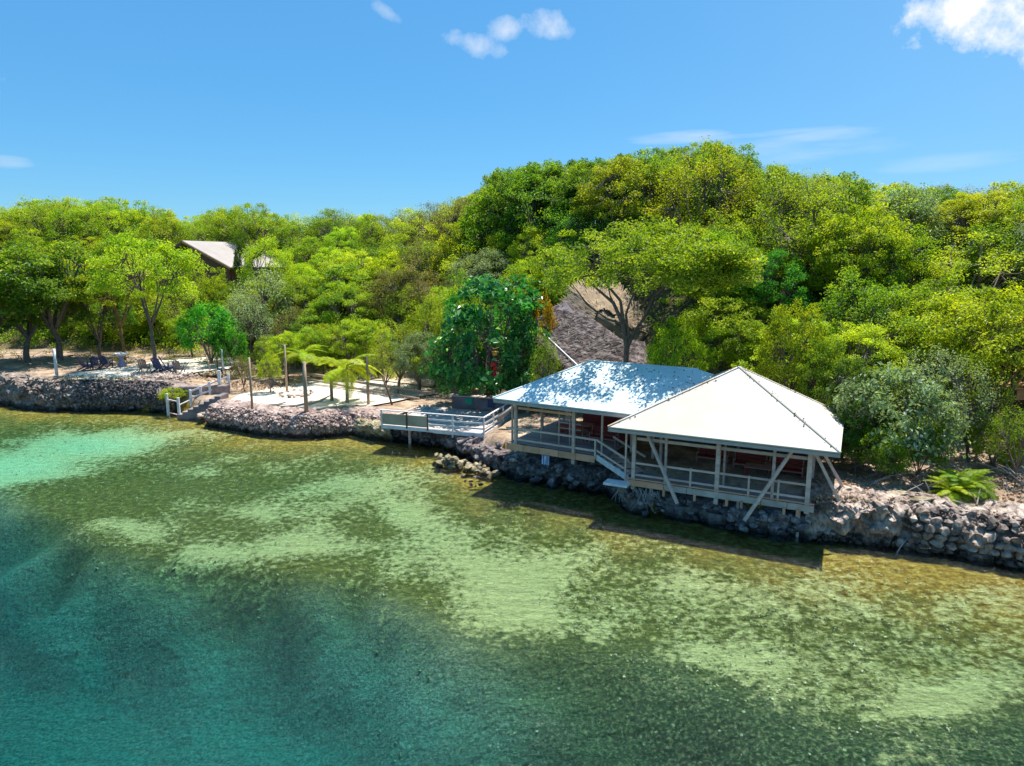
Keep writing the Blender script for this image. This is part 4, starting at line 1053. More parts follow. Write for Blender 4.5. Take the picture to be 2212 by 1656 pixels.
# stone ring and driftwood on the sand
fp = thing('fire_pit', at(640, 852, 1.50), 'ring of grey stones on the white sand round a pale slab', 'fire pit')
for k in range(15):
    a = k / 15 * 6.28; stone(fp, random.choice(STONES['rock']), (fp.location.x + math.cos(a) * 1.25 + random.uniform(-.1, .1), fp.location.y + math.sin(a) * 1.5, 1.56), random.uniform(.14, .26))
mb = MB(); mb.box((fp.location.x, fp.location.y, 1.56), (1.1, 1.6, .16)); o = mb.build('slab', M['concrete_pale'], bevel=.04); put(o, fp)
for u, v, ang, L, lab in ((640, 878, .25, 2.2, 'pinkish driftwood branch in front of the fire pit'), (690, 868, 1.1, 2.4, 'forked grey driftwood right of the stout pole'), (600, 876, .1, 1.3, 'flat driftwood plank left of the fire pit')):
    p = at(u, v, 1.57); mb = MB(); e = Vector((math.cos(ang), math.sin(ang), 0))
    mb.tube([p - e * L / 2, p + Vector((0, .08, .04)), p + e * L / 2 + Vector((0, 0, .25))], [.09, .08, .04], 7)
    mb.tube([p, p + e * .6 + Vector((.2, -.35, .15))], [.05, .02], 6); o = mb.build('driftwood', M['driftwood'], smooth=True); tag(o, lab, 'driftwood')

# ------------------------------------------------------------------ chairs on the left terrace
def adirondack(m):
    t = thing('deck_chair', (0, 0, 0), 'x', 'chair', 'slatted garden chairs on the left terrace')
    for k in range(5):
        s = MB(); s.beam((-.24 + .12 * k, .12, .28), (-.24 + .12 * k, .52, 1.12 - abs(k - 2) * .05), .10, .025); s.build('back_slat', m, t)
    for k in range(4):
        s = MB(); s.box((0, -.42 + k * .14, .38 - k * .03), (.58, .12, .025)); s.build('seat_slat', m, t)
    for sx in (-1, 1):
        s = MB(); s.box((sx * .31, -.38, .29), (.05, .1, .58)); s.build('leg', m, t)
        s = MB(); s.beam((sx * .28, -.4, .33), (sx * .28, .55, .05), .035, .10); s.build('leg', m, t)
        s = MB(); s.box((sx * .34, -.08, .60), (.14, .72, .03)); s.build('armrest', m, t)
    return t
M['chair_grey'] = mat('dark_grey_timber', (0.12, 0.11, 0.12), .6, (0.2, .18, .19), 4)
M['chair_brown'] = mat('brown_chair_timber', (0.30, 0.15, 0.09), .6, (0.36, .30, .28), 4)
def chair(u, v, rz, m, lab, s=1.0):
    c = adirondack(m); c.location = at(u, v, 2.46); c.rotation_euler = (0, 0, rz); c.scale = (s, s, s); c['label'] = lab
chair(312, 804, math.pi + .2, M['chair_brown'], 'brown and grey slatted chair, leftmost on the left terrace', 1.15)
chair(347, 806, math.pi - .15, M['blue_paint'], 'navy blue slatted chair left of the slim tree trunk', 1.35)
chair(364, 803, 2.2, M['blue_paint'], 'navy blue chair turned sideways right of the slim tree trunk', 1.3)
chair(386, 806, math.pi + .1, M['chair_grey'], 'grey slatted chair, rightmost on the left terrace', 1.1)
chair(186, 800, math.pi - .4, M['blue_paint'], 'small navy blue chair in the shade, leftmost of three near the mauve post', 1.1)
chair(207, 797, math.pi + .3, M['blue_paint'], 'navy blue chair in the shade, middle of three near the mauve post', 1.1)
chair(230, 795, math.pi, M['blue_paint'], 'navy blue chair in the shade, rightmost of three near the mauve post', 1.1)
def lathe(prof, n=14):
    mb = MB()
    for r, z in prof:
        for k in range(n): mb.v.append((r * math.cos(6.2832 * k / n), r * math.sin(6.2832 * k / n), z))
    for i in range(len(prof) - 1):
        for k in range(n): mb.f.append((i * n + k, i * n + (k + 1) % n, (i + 1) * n + (k + 1) % n, (i + 1) * n + k)); mb.mi.append(0)
    mb.f.append(tuple(range((len(prof) - 1) * n, len(prof) * n))); mb.mi.append(0)
    return mb
bb = thing('bird_bath', at(264, 791, 2.45), 'mauve pedestal bird bath with white rim by the leaning yellowish trunk', 'bird bath')
o = lathe([(.42, 0), (.40, .12), (.2, .25), (.16, .7), (.3, .95)]).build('pedestal', M['purple_stone'], smooth=True); o.parent = bb
o = lathe([(.3, .95), (.62, 1.12), (.66, 1.2), (.58, 1.2), (.3, 1.06)]).build('bowl', M['white_paint'], smooth=True); o.parent = bb
cnt = [tuple(at(random.gauss(360, 30), random.gauss(811, 3.5), 2.5)) for k in range(420)]
o = rubble(None, 'stone_rubble', cnt, [random.uniform(.06, .2) for _ in cnt], M['rock'], 8); tag(o, 'loose grey rubble strewn before the blue chairs', 'rubble')
cnt = [tuple(at(random.uniform(130, 300), random.gauss(818, 2), 2.42)) for k in range(260)] + [tuple(at(random.uniform(410, 520), random.gauss(806, 3), 2.3)) for k in range(200)]
o = rubble(None, 'edge_rubble', cnt, [random.uniform(.06, .2) for _ in cnt], M['rock_yellow'], 9); tag(o, 'pale stones edging the front of the left terrace', 'rubble')
cnt = [tuple(at(random.gauss(950, 70), random.gauss(845, 8), 1.5)) for k in range(300)] + [tuple(at(random.uniform(500, 640), random.gauss(832, 6), 1.5)) for k in range(500)] + [tuple(at(random.uniform(1760, 2212), random.uniform(1020, 1085), 1.9)) for k in range(900)]
o = rubble(None, 'ground_debris', cnt, [random.uniform(.03, .13) for _ in cnt], M['litter'], 10); tag(o, 'dry leaves and bits of wood scattered on the ground', 'debris')
# two pale flat stones on the right bank
for u, v, lab in ((1945, 1065, 'flat tan slab stone lying on the right bank, left of two'), (1990, 1078, 'flat tan slab stone lying on the right bank, right of two')):
    o = bpy.data.objects.new('flat_stone', STONES['rock_yellow'][3]); C.objects.link(o); o.location = at(u, v, 1.98); o.scale = (.7, .3, .14); tag(o, lab, 'stone')

# ------------------------------------------------------------------ house on the left hill
hR = Vector((-41.6, 88, 14.75)); rdir = Vector((3, 7, 0)).normalized(); sdir = Vector((7, -3, 0)).normalized()
hs = thing('house', (hR.x, hR.y, 9), 'brown house with pale metal gable roof among trees on the left hill', 'house')
RL = 13.0; SL = 7.7; drop = 3.3
e1 = hR + sdir * SL - Vector((0, 0, drop)); e2 = hR - sdir * SL - Vector((0, 0, drop))
plate4([hR, e1, e1 + rdir * RL, hR + rdir * RL], .12, M['pale_roof'], hs); plate4([e2, hR, hR + rdir * RL, e2 + rdir * RL], .12, M['pale_roof'], hs)
# gable boarding and walls, set back under the overhang
g0 = rdir * 1.3; zb = 5.0
mb = MB(); A = hR + g0 - Vector((0, 0, .25)); B = hR + g0 + sdir * 6.2 - Vector((0, 0, 2.9)); D_ = hR + g0 - sdir * 6.2 - Vector((0, 0, 2.9))
pts = [D_, Vector((D_.x, D_.y, zb)), Vector((B.x, B.y, zb)), B, A]
n = len(pts); mb.v = [tuple(p) for p in pts] + [tuple(p + rdir * .15) for p in pts]; mb.f = [tuple(range(n)), tuple(reversed(range(n, 2 * n)))] + [(i, n + i, n + (i + 1) % n, (i + 1) % n) for i in range(n)]; mb.mi = [0] * len(mb.f)
mb.build('gable_wall', M['brown_roof_under'], hs)
one('side_wall', M['brown_roof_under'], hs, Vector((B.x, B.y, 8.2)) + rdir * .2, Vector((B.x, B.y, 8.2)) + rdir * 11, .15, 6.6)
for s_, e_ in ((1, e1), (-1, e2)): one('barge_board', M['tan_post'] if s_ > 0 else M['brown_roof_under'], hs, hR - rdir * .04 - Vector((0, 0, .2)), e_ - rdir * .04 - Vector((0, 0, .2)), .06, .26)
# window in the gable wall, in shade
wq = hR + g0 - rdir * .02 + sdir * 1.5; wq.z = 9.3
wn = MB(); wn.box(wq, (1.6, .06, 1.2), (sdir, rdir, Vector((0, 0, 1)))); fo = wn.build('window_frame', M['timber_dark'], hs)

# ------------------------------------------------------------------ thatched hut behind the left pavilion
hut = thing('thatched_hut', (5.5, 53, 3), 'large thatched hut with grey lower roof and tan upper roof behind the pavilions', 'hut')
def thatch(name, A, B, c, dd, rows, m, th=.22, sag=.15):
    """a thatched slope: eave A-B to ridge line c-dd, in overlapping tiers with ragged lower edge"""
    mb = MB(); uvs = []; nc = 44
    V_ = []; F_ = []; UV = []
    for r_ in range(rows):
        t0 = r_ / rows; t1 = (r_ + 1.25) / rows if r_ < rows - 1 else 1.0
        b = len(V_)
        for k in range(nc + 1):
            s = k / nc; lo = A.lerp(B, s); hi = c.lerp(dd, s)
            j = (random.random() - .5) * .16
            p = lo.lerp(hi, max(0, t0 + j)); q = lo.lerp(hi, min(1, t1))
            p = p + Vector((0, 0, th * (1 - 0.0) - sag * math.sin(t0 * 3.14)))
            q = q + Vector((0, 0, .02 - sag * math.sin(min(1, t1) * 3.14)))
            V_ += [tuple(p), tuple(q), tuple(p - Vector((0, 0, th)))]; UV += [(s * 10, t0 * 6), (s * 10, t1 * 6), (s * 10, t0 * 6 - .2)]
        for k in range(nc):
            i = b + k * 3; F_.append((i, i + 3, i + 4, i + 1)); F_.append((i + 2, i + 5, i + 3, i))
    me = bpy.data.meshes.new(name); me.from_pydata(V_, [], F_); me.materials.append(m)
    uvl = me.uv_layers.new(name='UVMap')
    for l in me.loops: uvl.data[l.index].uv = UV[l.vertex_index]
    o = link(name, me); put(o, hut); return o
hA = at(1150, 702, 0); 
def ay(u, v, y):   # point at depth y seen at (u, v)
    z = z_at(v, y); dep = y * math.cos(PITCH) - (z - CAM_H) * math.sin(PITCH); return Vector(((u - 1106) / FPX * dep, y, z))
# lower grey slopes: a solid bed with loose straw laid down the fall of the roof
def straw(name, A, B, c, dd, n, m, ln=1.1, seed=0):
    r = random.Random(seed); V_ = []; F_ = []; UV = []
    for k in range(n):
        s_ = r.random(); t = r.random(); lo = A.lerp(B, s_); hi = c.lerp(dd, s_); dn = (lo - hi).normalized()
        p = lo.lerp(hi, t); l = ln * r.uniform(.4, 1.3); sk = (B - A).normalized() * r.uniform(-.16, .16) * l
        q = p + dn * l + sk; sd_ = (B - A).normalized() * r.uniform(.015, .06)
        z0 = r.uniform(.02, .08); z1 = z0 + r.uniform(-.02, .14)
        b = len(V_); up_ = Vector((0, 0, 1))
        V_ += [tuple(p - sd_ + up_ * z0), tuple(p + sd_ + up_ * z0), tuple(q + sd_ * .6 + up_ * z1), tuple(q - sd_ * .6 + up_ * z1)]; F_.append((b, b + 1, b + 2, b + 3))
    me = bpy.data.meshes.new(name); me.from_pydata(V_, [], F_); me.materials.append(m)
    o = link(name, me); put(o, hut); tag(o, kind='stuff'); return o
M['straw_dark'] = mat('dark_old_straw', (0.045, 0.035, 0.036), .95, (0.25, 0.205, 0.195), 2.2, detail=10, coords='Object', lo=.42, hi=.66)
M['straw_tan'] = mat('tan_straw', (0.44, 0.33, 0.21), .95, (0.26, 0.185, 0.12), 1.4, detail=8)
def bed(A, B, c, dd, name='lower_roof_slope', m='straw_dark'):
    mb = MB(); mb.slab([A, B, dd, c], .28); return mb.build(name, M[m], hut)
sl1 = (ay(1148, 700, 50), ay(1262, 802, 45.5), ay(1225, 650, 54), ay(1368, 752, 50))
sl2 = (ay(1262, 802, 45.5), ay(1400, 810, 47), ay(1362, 735, 50.5), ay(1392, 740, 52))
bed(*sl1); bed(*sl2); straw('thatch_strands', *sl1, 5200, M['straw_dark'], 1.3, 1); straw('thatch_strands', *sl2, 2200, M['straw_dark'], 1.2, 2)
# upper tan roof: broad faceted dome
mb = MB(); up = [(1212, 690, 54.5), (1232, 628, 56), (1275, 612, 57.5), (1335, 622, 57), (1372, 660, 56), (1398, 720, 54.5), (1372, 765, 53), (1290, 760, 53)]
cen = ay(1310, 640, 60)
ring = [ay(*p) for p in up]; ring2 = [p + Vector((0, 7, -1.2)) for p in ring]
ctr = ay(1308, 690, 52.8)
nn_ = len(ring); mb.v = [tuple(p) for p in ring] + [tuple(p) for p in ring2] + [tuple(ctr)]
for i in range(nn_):
    j = (i + 1) % nn_; mb.f.append((i, j, 2 * nn_)); mb.mi.append(0); mb.f.append((j, i, nn_ + i, nn_ + j)); mb.mi.append(0)
mb.f.append(tuple(reversed(range(nn_, 2 * nn_)))); mb.mi.append(0)
o = mb.build('upper_roof', M['thatch_tan'], hut, smooth=True)
sb_ = o.modifiers.new('sub', 'SUBSURF'); sb_.levels = 2; sb_.render_levels = 3; sb_.subdivision_type = 'SIMPLE'
tx = bpy.data.textures.new('thatch_lump', 'CLOUDS'); tx.noise_scale = 1.2
dm = o.modifiers.new('lump', 'DISPLACE'); dm.texture = tx; dm.strength = .55; dm.texture_coords = 'LOCAL'
# loose tan straw on the upper roof
for i_ in range(nn_):
    j_ = (i_ + 1) % nn_
    if i_ in (1, 2, 3, 4, 0, 7): straw('thatch_strands', ring[i_].lerp(ctr, .0) , ring[j_], ctr.lerp(ring[i_], .25) + Vector((0, -.35, 0)), ctr.lerp(ring[j_], .25) + Vector((0, -.35, 0)), 420, M['straw_tan'], .8, 10 + i_)
mb = MB()
for k in range(70):
    s1, t1 = random.random(), random.random(); lo = sl1[0].lerp(sl1[1], s1); hi = sl1[2].lerp(sl1[3], s1); p = lo.lerp(hi, t1) + Vector((0, 0, .15)); q = p + Vector((random.uniform(-.8, .8), random.uniform(-.4, .4), random.uniform(-.1, .5)))
    mb.tube([p, p.lerp(q, .5) + Vector((0, 0, .1)), q], [.03, .025, .01], 4)
o = mb.build('dead_branches', M['driftwood'], hut); tag(o, kind='stuff')
one('eave_batten', M['white_paint'], hut, ay(1158, 706, 49.6), ay(1258, 800, 45.0), .09, .09)
# dark walls below the slopes
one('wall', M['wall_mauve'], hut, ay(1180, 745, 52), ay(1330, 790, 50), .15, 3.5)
# grey gablet on the left
mb = MB(); g = [ay(1195, 675, 52), ay(1222, 652, 53), ay(1250, 690, 52)]
mb.v = [tuple(p) for p in g] + [tuple(p + Vector((0, 2, -.3))) for p in g]; mb.f = [(0, 2, 1), (3, 4, 5), (0, 1, 4, 3), (1, 2, 5, 4), (2, 0, 3, 5)]; mb.mi = [0] * 5
mb.build('gablet', M['boulder_dark'], hut)

# ------------------------------------------------------------------ timber lookout at the right edge
lk = thing('lookout', ay(2240, 860, 36), 'orange-brown timber balcony with slanted slats at the right edge', 'balcony')
A = ay(2184, 848, 36); Bq = A + Vector((4.5, .4, 0))
one('fascia_board', M['tan_post'], lk, A + Vector((.3, 0, -.15)), Bq + Vector((0, 0, -.15)), .06, .55)
one('floor', M['tan_post'], lk, A + Vector((0, .9, .2)), Bq + Vector((0, .9, .2)), 2.0, .1)
one('rail', M['tan_post'], lk, A + Vector((.1, -.02, 1.35)), Bq + Vector((0, 0, 1.35)), .1, .1)
for k in range(7):
    o_ = Vector((.2 + k * .55, 0, 0)); one('slat', M['tan_post'], lk, A + o_ + Vector((0, 0, .3)), A + o_ + Vector((.55, 0, 1.3)), .06, .09)
for x in (0.05, 2.2, 4.3): one('post', M['timber_dark'], lk, A + Vector((x, .02, -4)), A + Vector((x, .02, 2.4)), .16, .16)
one('roof_beam', M['timber_dark'], lk, A + Vector((-.2, -.2, 1.8)), Bq + Vector((0, -.2, 1.8)), .12, .3)
if 0: plate4([A + Vector((-.5, -.6, 2.3)), Bq + Vector((.3, -.6, 2.3)), Bq + Vector((.3, 2.6, 2.9)), A + Vector((-.5, 2.6, 2.9))], .12, M['timber_dark'], lk, 'roof')

# ------------------------------------------------------------------ hanging ornament by the broad-leaved tree
orn = thing('hanging_ornament', ay(1068, 765, 47), 'red and orange paper ornament string hanging before the dark broad-leaved tree', 'ornament')
mb = MB(); mb.tube([ay(1068, 745, 46.2), ay(1068, 812, 46.2)], .012, 5); mb.build('string', M['timber_dark'], orn)
for k, (du, v, r, m) in enumerate(((1, 764, .16, 'ornament_orange'), (-1, 776, .10, 'cloth_green'), (-2, 787, .17, 'ornament_red'), (1, 797, .13, 'ornament_red'), (-1, 808, .17, 'ornament_red'))):
    c = ay(1068 + du, v, 46.2); l = lathe([(r * .4, -r), (r, -r * .4), (r, r * .4), (r * .4, r)], 10); o = l.build('lantern', M[m], smooth=True); o.location = c - orn.location; o.parent = orn

# ------------------------------------------------------------------ foliage
LEAF = {
    'bright': leaf_mat('bright_green_leaf', (0.055, 0.135, 0.008), (0.17, 0.27, 0.018), (0.26, 0.33, 0.03)),
    'yellow': leaf_mat('yellow_green_leaf', (0.065, 0.13, 0.008), (0.185, 0.285, 0.016), (0.27, 0.32, 0.03)),
    'green': leaf_mat('mid_green_leaf', (0.035, 0.095, 0.010), (0.11, 0.20, 0.015), (0.20, 0.27, 0.03)),
    'dark': leaf_mat('dark_green_leaf', (0.018, 0.060, 0.010), (0.065, 0.15, 0.015), (0.13, 0.20, 0.03)),
    'grey': leaf_mat('grey_green_leaf', (0.05, 0.09, 0.06), (0.13, 0.22, 0.16), (0.17, 0.27, 0.34), trans=0.35),
    'olive': leaf_mat('olive_brown_leaf', (0.05, 0.07, 0.02), (0.11, 0.13, 0.04), (0.17, 0.15, 0.07), trans=.35),
    'teal': leaf_mat('deep_green_broad_leaf', (0.008, 0.05, 0.018), (0.032, 0.13, 0.03), (0.15, 0.27, 0.12), trans=.25, rough=.35, spec=.5, tcol=(1.2, 1.7, .8)),
    'vivid': leaf_mat('vivid_green_leaf', (0.014, 0.085, 0.012), (0.05, 0.20, 0.02), (0.14, 0.27, 0.06)),
    'gold': leaf_mat('golden_leaf', (0.10, 0.12, 0.01), (0.19, 0.17, 0.02), (0.2, 0.15, 0.03)),
}
def leaf_quads(cen, nrm, size, r, aspect=.55, fold=.18):
    """rhombic blades at cen, facing nrm"""
    n = len(cen); t = r.normal(size=(n, 3)); t -= nrm * (t * nrm).sum(1, keepdims=True); t /= np.linalg.norm(t, axis=1, keepdims=True)
    b = np.cross(nrm, t); s = size[:, None]
    v = np.stack([cen - t * s * .5, cen + b * s * .5 * aspect + nrm * s * fold, cen + t * s * .5, cen - b * s * .5 * aspect + nrm * s * fold], 1)
    return v.reshape(-1, 3), np.arange(n * 4).reshape(n, 4)
def make_tree(seed, H=7.0, R=3.3, clear=.32, n_tip=95, per=105, leaf=.2, flat=.5, crad=.75, shape='dome', limbs=6, trunk_r=.17, lean=(0, 0), droop=0.0, sparse=1.0, dmin=-.45, lumpy=.38):
    r = np.random.default_rng(seed); rr = random.Random(seed)
    cz = H * (clear + (1 - clear) * .42); hz_ = H - cz
    tips = []
    while len(tips) < n_tip:
        d = r.normal(size=3); d /= np.linalg.norm(d)
        if d[2] < dmin: continue
        rad = r.uniform(.62, 1.0) ** .6
        lump = 1 - lumpy * .5 + lumpy * vnoise(np.array(d) * 2.2 + seed, 3)
        p = np.array([d[0] * R * rad * lump, d[1] * R * rad * lump, cz + (d[2] * hz_ * rad * lump if d[2] > 0 else d[2] * (cz - H * clear) * rad)])
        p[0] += lean[0]; p[1] += lean[1]
        if p[2] > H: p[2] = H
        if all(np.linalg.norm((p - q) * [1, 1, 1.4]) > crad * .62 for q in tips) or r.random() < .04: tips.append(p)
    tips = np.array(tips)
    # wood: trunk, limbs, twigs to every tip
    mb = MB(); fork = H * clear * .75
    top = np.array([lean[0] * .6 + rr.uniform(-.2, .2), lean[1] * .6 + rr.uniform(-.2, .2), fork])
    mb.tube([(0, 0, -.5), (lean[0] * .1 + rr.uniform(-.08, .08), lean[1] * .1, fork * .35), (lean[0] * .3 + rr.uniform(-.12, .12), lean[1] * .3, fork * .7), tuple(top)], [trunk_r * 1.25, trunk_r, trunk_r * .88, trunk_r * .8], 8, cap=False)
    le = []
    for k in range(limbs):
        a = 6.283 * k / limbs + rr.uniform(-.3, .3); q = rr.uniform(.35, .6)
        e = np.array([lean[0] + math.cos(a) * R * q, lean[1] + math.sin(a) * R * q, cz + rr.uniform(-.1, .5) * hz_])
        mid = top * .5 + e * .5 + np.array([rr.uniform(-.2, .2), rr.uniform(-.2, .2), -.1 * H * .3])
        mb.tube([tuple(top - [0, 0, .1]), tuple(mid), tuple(e)], [trunk_r * .62, trunk_r * .45, trunk_r * .28], 6, cap=False); le.append((e, mid))
    for p in tips:
        j = min(range(limbs), key=lambda i: np.linalg.norm(le[i][0] - p)); e, mid = le[j]
        s0 = e if rr.random() < .6 else e * .5 + mid * .5
        mm = (s0 + p) / 2 + np.array([rr.uniform(-.2, .2), rr.uniform(-.2, .2), -.12])
        mb.tube([tuple(s0), tuple(mm), tuple(p)], [trunk_r * .26, trunk_r * .16, trunk_r * .07], 4, cap=False)
    trunk = mb.mesh('trunk', M['bark'], True)
    # leaves
    Vs = []; Fs = []; T = []; b = 0; C0 = np.array([lean[0], lean[1], cz])
    for p in tips:
        n = max(4, int(per * r.uniform(.6, 1.3) * sparse)); q = r.normal(size=(n, 3)); q /= np.linalg.norm(q, axis=1, keepdims=True)
        cr = crad * r.uniform(.7, 1.25)
        q *= (r.random((n, 1)) ** .45) * cr * np.array([1, 1, flat])
        q[:, 2] += -.10 * np.hypot(q[:, 0], q[:, 1]) - droop * np.hypot(q[:, 0], q[:, 1])
        c = p + q; o_ = (c - C0) / np.array([R, R, hz_]); o_ /= np.linalg.norm(o_, axis=1, keepdims=True) + 1e-6
        nn = r.normal(size=(n, 3)) * .55 + o_ * .45 + np.array([0, 0, .75]); nn /= np.linalg.norm(nn, axis=1, keepdims=True)
        v, f = leaf_quads(c, nn, leaf * r.uniform(.6, 1.35, n), r); Vs.append(v); Fs.append(f + b); b += len(v)
        ct = r.uniform(.15, .75); T.append(np.repeat(np.clip(ct + r.normal(0, .16, n), 0, 1), 4))
    crown = mesh_np('crown', np.concatenate(Vs), np.concatenate(Fs), [LEAF['green']], False, {'tint': ('POINT', np.concatenate(T))})
    return trunk, crown, H, R
PROTO = {
    'broad1': make_tree(1, 7, 3.4, .30), 'broad2': make_tree(2, 7.4, 3.1, .34, crad=.7), 'broad3': make_tree(3, 6.6, 3.7, .28, n_tip=110, crad=.8, flat=.42),
    'fine1': make_tree(4, 7, 3.4, .25, n_tip=120, per=115, leaf=.15, crad=.62), 'fine2': make_tree(5, 7.6, 3.0, .25, n_tip=110, per=120, leaf=.15, crad=.65, flat=.7),
    'dense': make_tree(6, 7, 3.3, .2, n_tip=130, per=95, leaf=.26, crad=.66, flat=.65),
    'wood1': make_tree(21, 7, 3.7, .10, n_tip=135, per=90, leaf=.19, crad=.78, flat=.6, dmin=-.95, lumpy=.75), 'wood2': make_tree(22, 7.4, 3.5, .12, n_tip=135, per=95, leaf=.16, crad=.7, flat=.7, dmin=-.95, lumpy=.8),
    'wood3': make_tree(23, 6.8, 3.9, .08, n_tip=145, per=80, leaf=.22, crad=.75, flat=.5, dmin=-.9, lumpy=.9), 'wood4': make_tree(24, 7.6, 3.3, .12, n_tip=120, per=100, leaf=.15, crad=.85, flat=.85, dmin=-.95, lumpy=.7),
    'sparse': make_tree(7, 6.5, 3.0, .2, n_tip=105, per=42, leaf=.16, crad=.65, flat=.8, limbs=8),
    'big': make_tree(8, 6.5, 3.0, .10, n_tip=92, per=38, leaf=.42, crad=.72, flat=.7, dmin=-.9, lumpy=1.1), 'big2': make_tree(18, 6.5, 3.0, .10, n_tip=80, per=38, leaf=.36, crad=.7, flat=.8, dmin=-.9, lumpy=1.0),
    'shrub': make_tree(9, 3.2, 2.0, .08, n_tip=62, per=85, leaf=.17, crad=.5, flat=.8, limbs=7, trunk_r=.07),
    'bare': make_tree(10, 8.5, 4.4, .42, n_tip=90, per=100, leaf=.2, crad=.85, flat=.42, limbs=6, trunk_r=.26),
    'slim': make_tree(11, 8.0, 3.6, .45, n_tip=95, per=105, leaf=.2, crad=.75, flat=.45, limbs=5, trunk_r=.15),
}
n_tree = 0
def tree(name, proto, kind, x, y, z, h, rad, label, cat='tree', group=None, rz=None, bark=None):
    global n_tree
    tr, cr, H0, R0 = PROTO[proto]; n_tree += 1
    t = thing(name, (x, y, z), label, cat, group, rz if rz is not None else random.uniform(0, 6.28)); t.scale = (rad / R0, rad / R0, h / H0)
    a = link('trunk', tr, t)
    if bark: a.material_slots[0].link = 'OBJECT'; a.material_slots[0].material = M[bark]
    c = link('crown', cr, t); c.material_slots[0].link = 'OBJECT'; c.material_slots[0].material = LEAF[kind]
    return t
def gz(x, y): return float(height(np.array([x]), np.array([y]))[0])
def ground_at(u, v):
    d = pixdir(u, v)
    ts = np.linspace(20, 160, 1400); xs = d.x * ts; ys_ = d.y * ts; zs_ = CAM_H + d.z * ts
    hgt = height(xs, ys_); k = np.argmax(zs_ < hgt) if (zs_ < hgt).any() else len(ts) - 1
    return Vector((xs[k], ys_[k], hgt[k]))
HERO = []
def hero(u, vb, vt, rpx, proto, kind, label, name='tree', cat='tree', y=None, bark=None, rz=None, dz=0, rmin=None):
    if y is None: g = ground_at(u, vb)
    else:
        x = (u - 1106) / FPX * (y * math.cos(PITCH) + 9 * math.sin(PITCH)); g = Vector((x, y, gz(x, y)))
    zt = z_at(vt, g.y); rad = rpx / FPX * g.y * 1.0; h = max(1.0, zt - g.z)
    HERO.append((g.x, g.y, rad)); return tree(name, proto, kind, g.x, g.y, g.z + dz, h, rad, label, cat, bark=bark, rz=rz)
random.seed(21)
hero(335, 797, 512, 98, 'slim', 'bright', 'bright green tree with slim trunk standing between the blue chairs', rz=1.0)
hero(268, 778, 560, 85, 'slim', 'bright', 'green tree with leaning lichen-yellow trunk beside the bird bath', bark='bark_yellow')
hero(60, 783, 545, 120, 'broad1', 'dark', 'shaded dark tree with thin trunk near the left edge of the photo')
hero(128, 780, 520, 115, 'broad2', 'green', 'tree in shade behind the pale mauve post')
hero(215, 770, 600, 70, 'fine1', 'dark', 'small shaded tree between the mauve post and the leaning yellow trunk')
hero(-30, 790, 560, 110, 'dense', 'dark', 'dark tree cut off by the left edge of the photo')
hero(590, 700, 515, 60, 'fine2', 'yellow', 'pale yellow-green flowering tree hiding the right end of the hillside house roof', y=79)
hero(470, 650, 584, 34, 'wood3', 'yellow', 'yellow-green small tree before the gable wall of the brown house', y=78.5)
hero(432, 640, 566, 36, 'wood2', 'bright', 'bright green small tree hiding the lower left gable of the brown house', y=79)
hero(500, 660, 612, 40, 'wood1', 'green', 'mid-green tree at the foot of the brown house wall', y=78)
hero(536, 640, 500, 20, 'broad1', 'dark', 'dark leafy branch tree standing before the middle of the hillside house roof', y=82)
hero(458, 790, 652, 62, 'shrub', 'vivid', 'vivid emerald green small tree behind the white signpost')
hero(540, 800, 640, 60, 'sparse', 'grey', 'grey-green twiggy shrub tree right of the emerald green tree')
hero(575, 780, 590, 75, 'sparse', 'grey', 'tall grey half-bare tree below the hillside house')
hero(505, 812, 705, 34, 'shrub', 'vivid', 'small vivid green shrub between the signpost and the grey twiggy tree')
hero(622, 822, 716, 42, 'fine1', 'bright', 'small light green tree at the back of the white sand')
hero(672, 815, 706, 44, 'fine2', 'bright', 'feathery light green tree right of the small light green one')
hero(760, 812, 690, 60, 'fine1', 'yellow', 'yellow-green feathery tree behind the arching palm')
hero(700, 812, 700, 40, 'fine1', 'yellow', 'small yellow-green tree between the feathery tree and the arching palm')
hero(800, 806, 690, 48, 'broad2', 'bright', 'small bright tree over the far end of the log rail')
hero(640, 800, 668, 46, 'sparse', 'olive', 'brownish thin tree behind the two small light green trees')
hero(585, 815, 728, 34, 'fine2', 'green', 'low green tree right of the small vivid shrub')
hero(955, 830, 700, 52, 'fine1', 'green', 'green tree behind the grey-green bent-trunk tree')
hero(415, 772, 670, 44, 'broad3', 'bright', 'low bright tree between the slim-trunk tree and the emerald green one')
hero(862, 838, 700, 62, 'sparse', 'bright', 'loose light green tree left of the dark broad-leaved tree', bark='bark_pale')
hero(905, 850, 720, 52, 'fine2', 'grey', 'grey-green tree with bent trunk at the back corner of the timber deck', bark='bark_pale')
hero(1062, 855, 612, 112, 'big', 'teal', 'dark green broad-leaved tree with pale new leaves behind the timber deck', y=49)
hero(1010, 800, 590, 60, 'wood1', 'green', 'mid-green tree filling the gap left behind the dark broad-leaved tree', y=56)
hero(1110, 790, 575, 60, 'wood2', 'green', 'green tree standing behind the top of the dark broad-leaved tree', y=57)
hero(940, 820, 640, 55, 'wood4', 'yellow', 'yellow-green tree behind the smaller dark broad-leaved tree', y=58)
hero(985, 850, 690, 60, 'big2', 'teal', 'smaller dark broad-leaved tree on the left flank of the big one', y=50)
hero(1135, 835, 690, 50, 'big2', 'teal', 'low dark broad-leaved shrub between the big one and the left pavilion roof', y=47)
hero(1165, 700, 628, 42, 'shrub', 'gold', 'golden yellow bush left of the thatched hut', name='bush', cat='bush', y=50.3)
hero(1178, 790, 735, 34, 'sparse', 'green', 'thin green bush growing over the lower left edge of the thatched roof', name='bush', cat='bush', y=45)
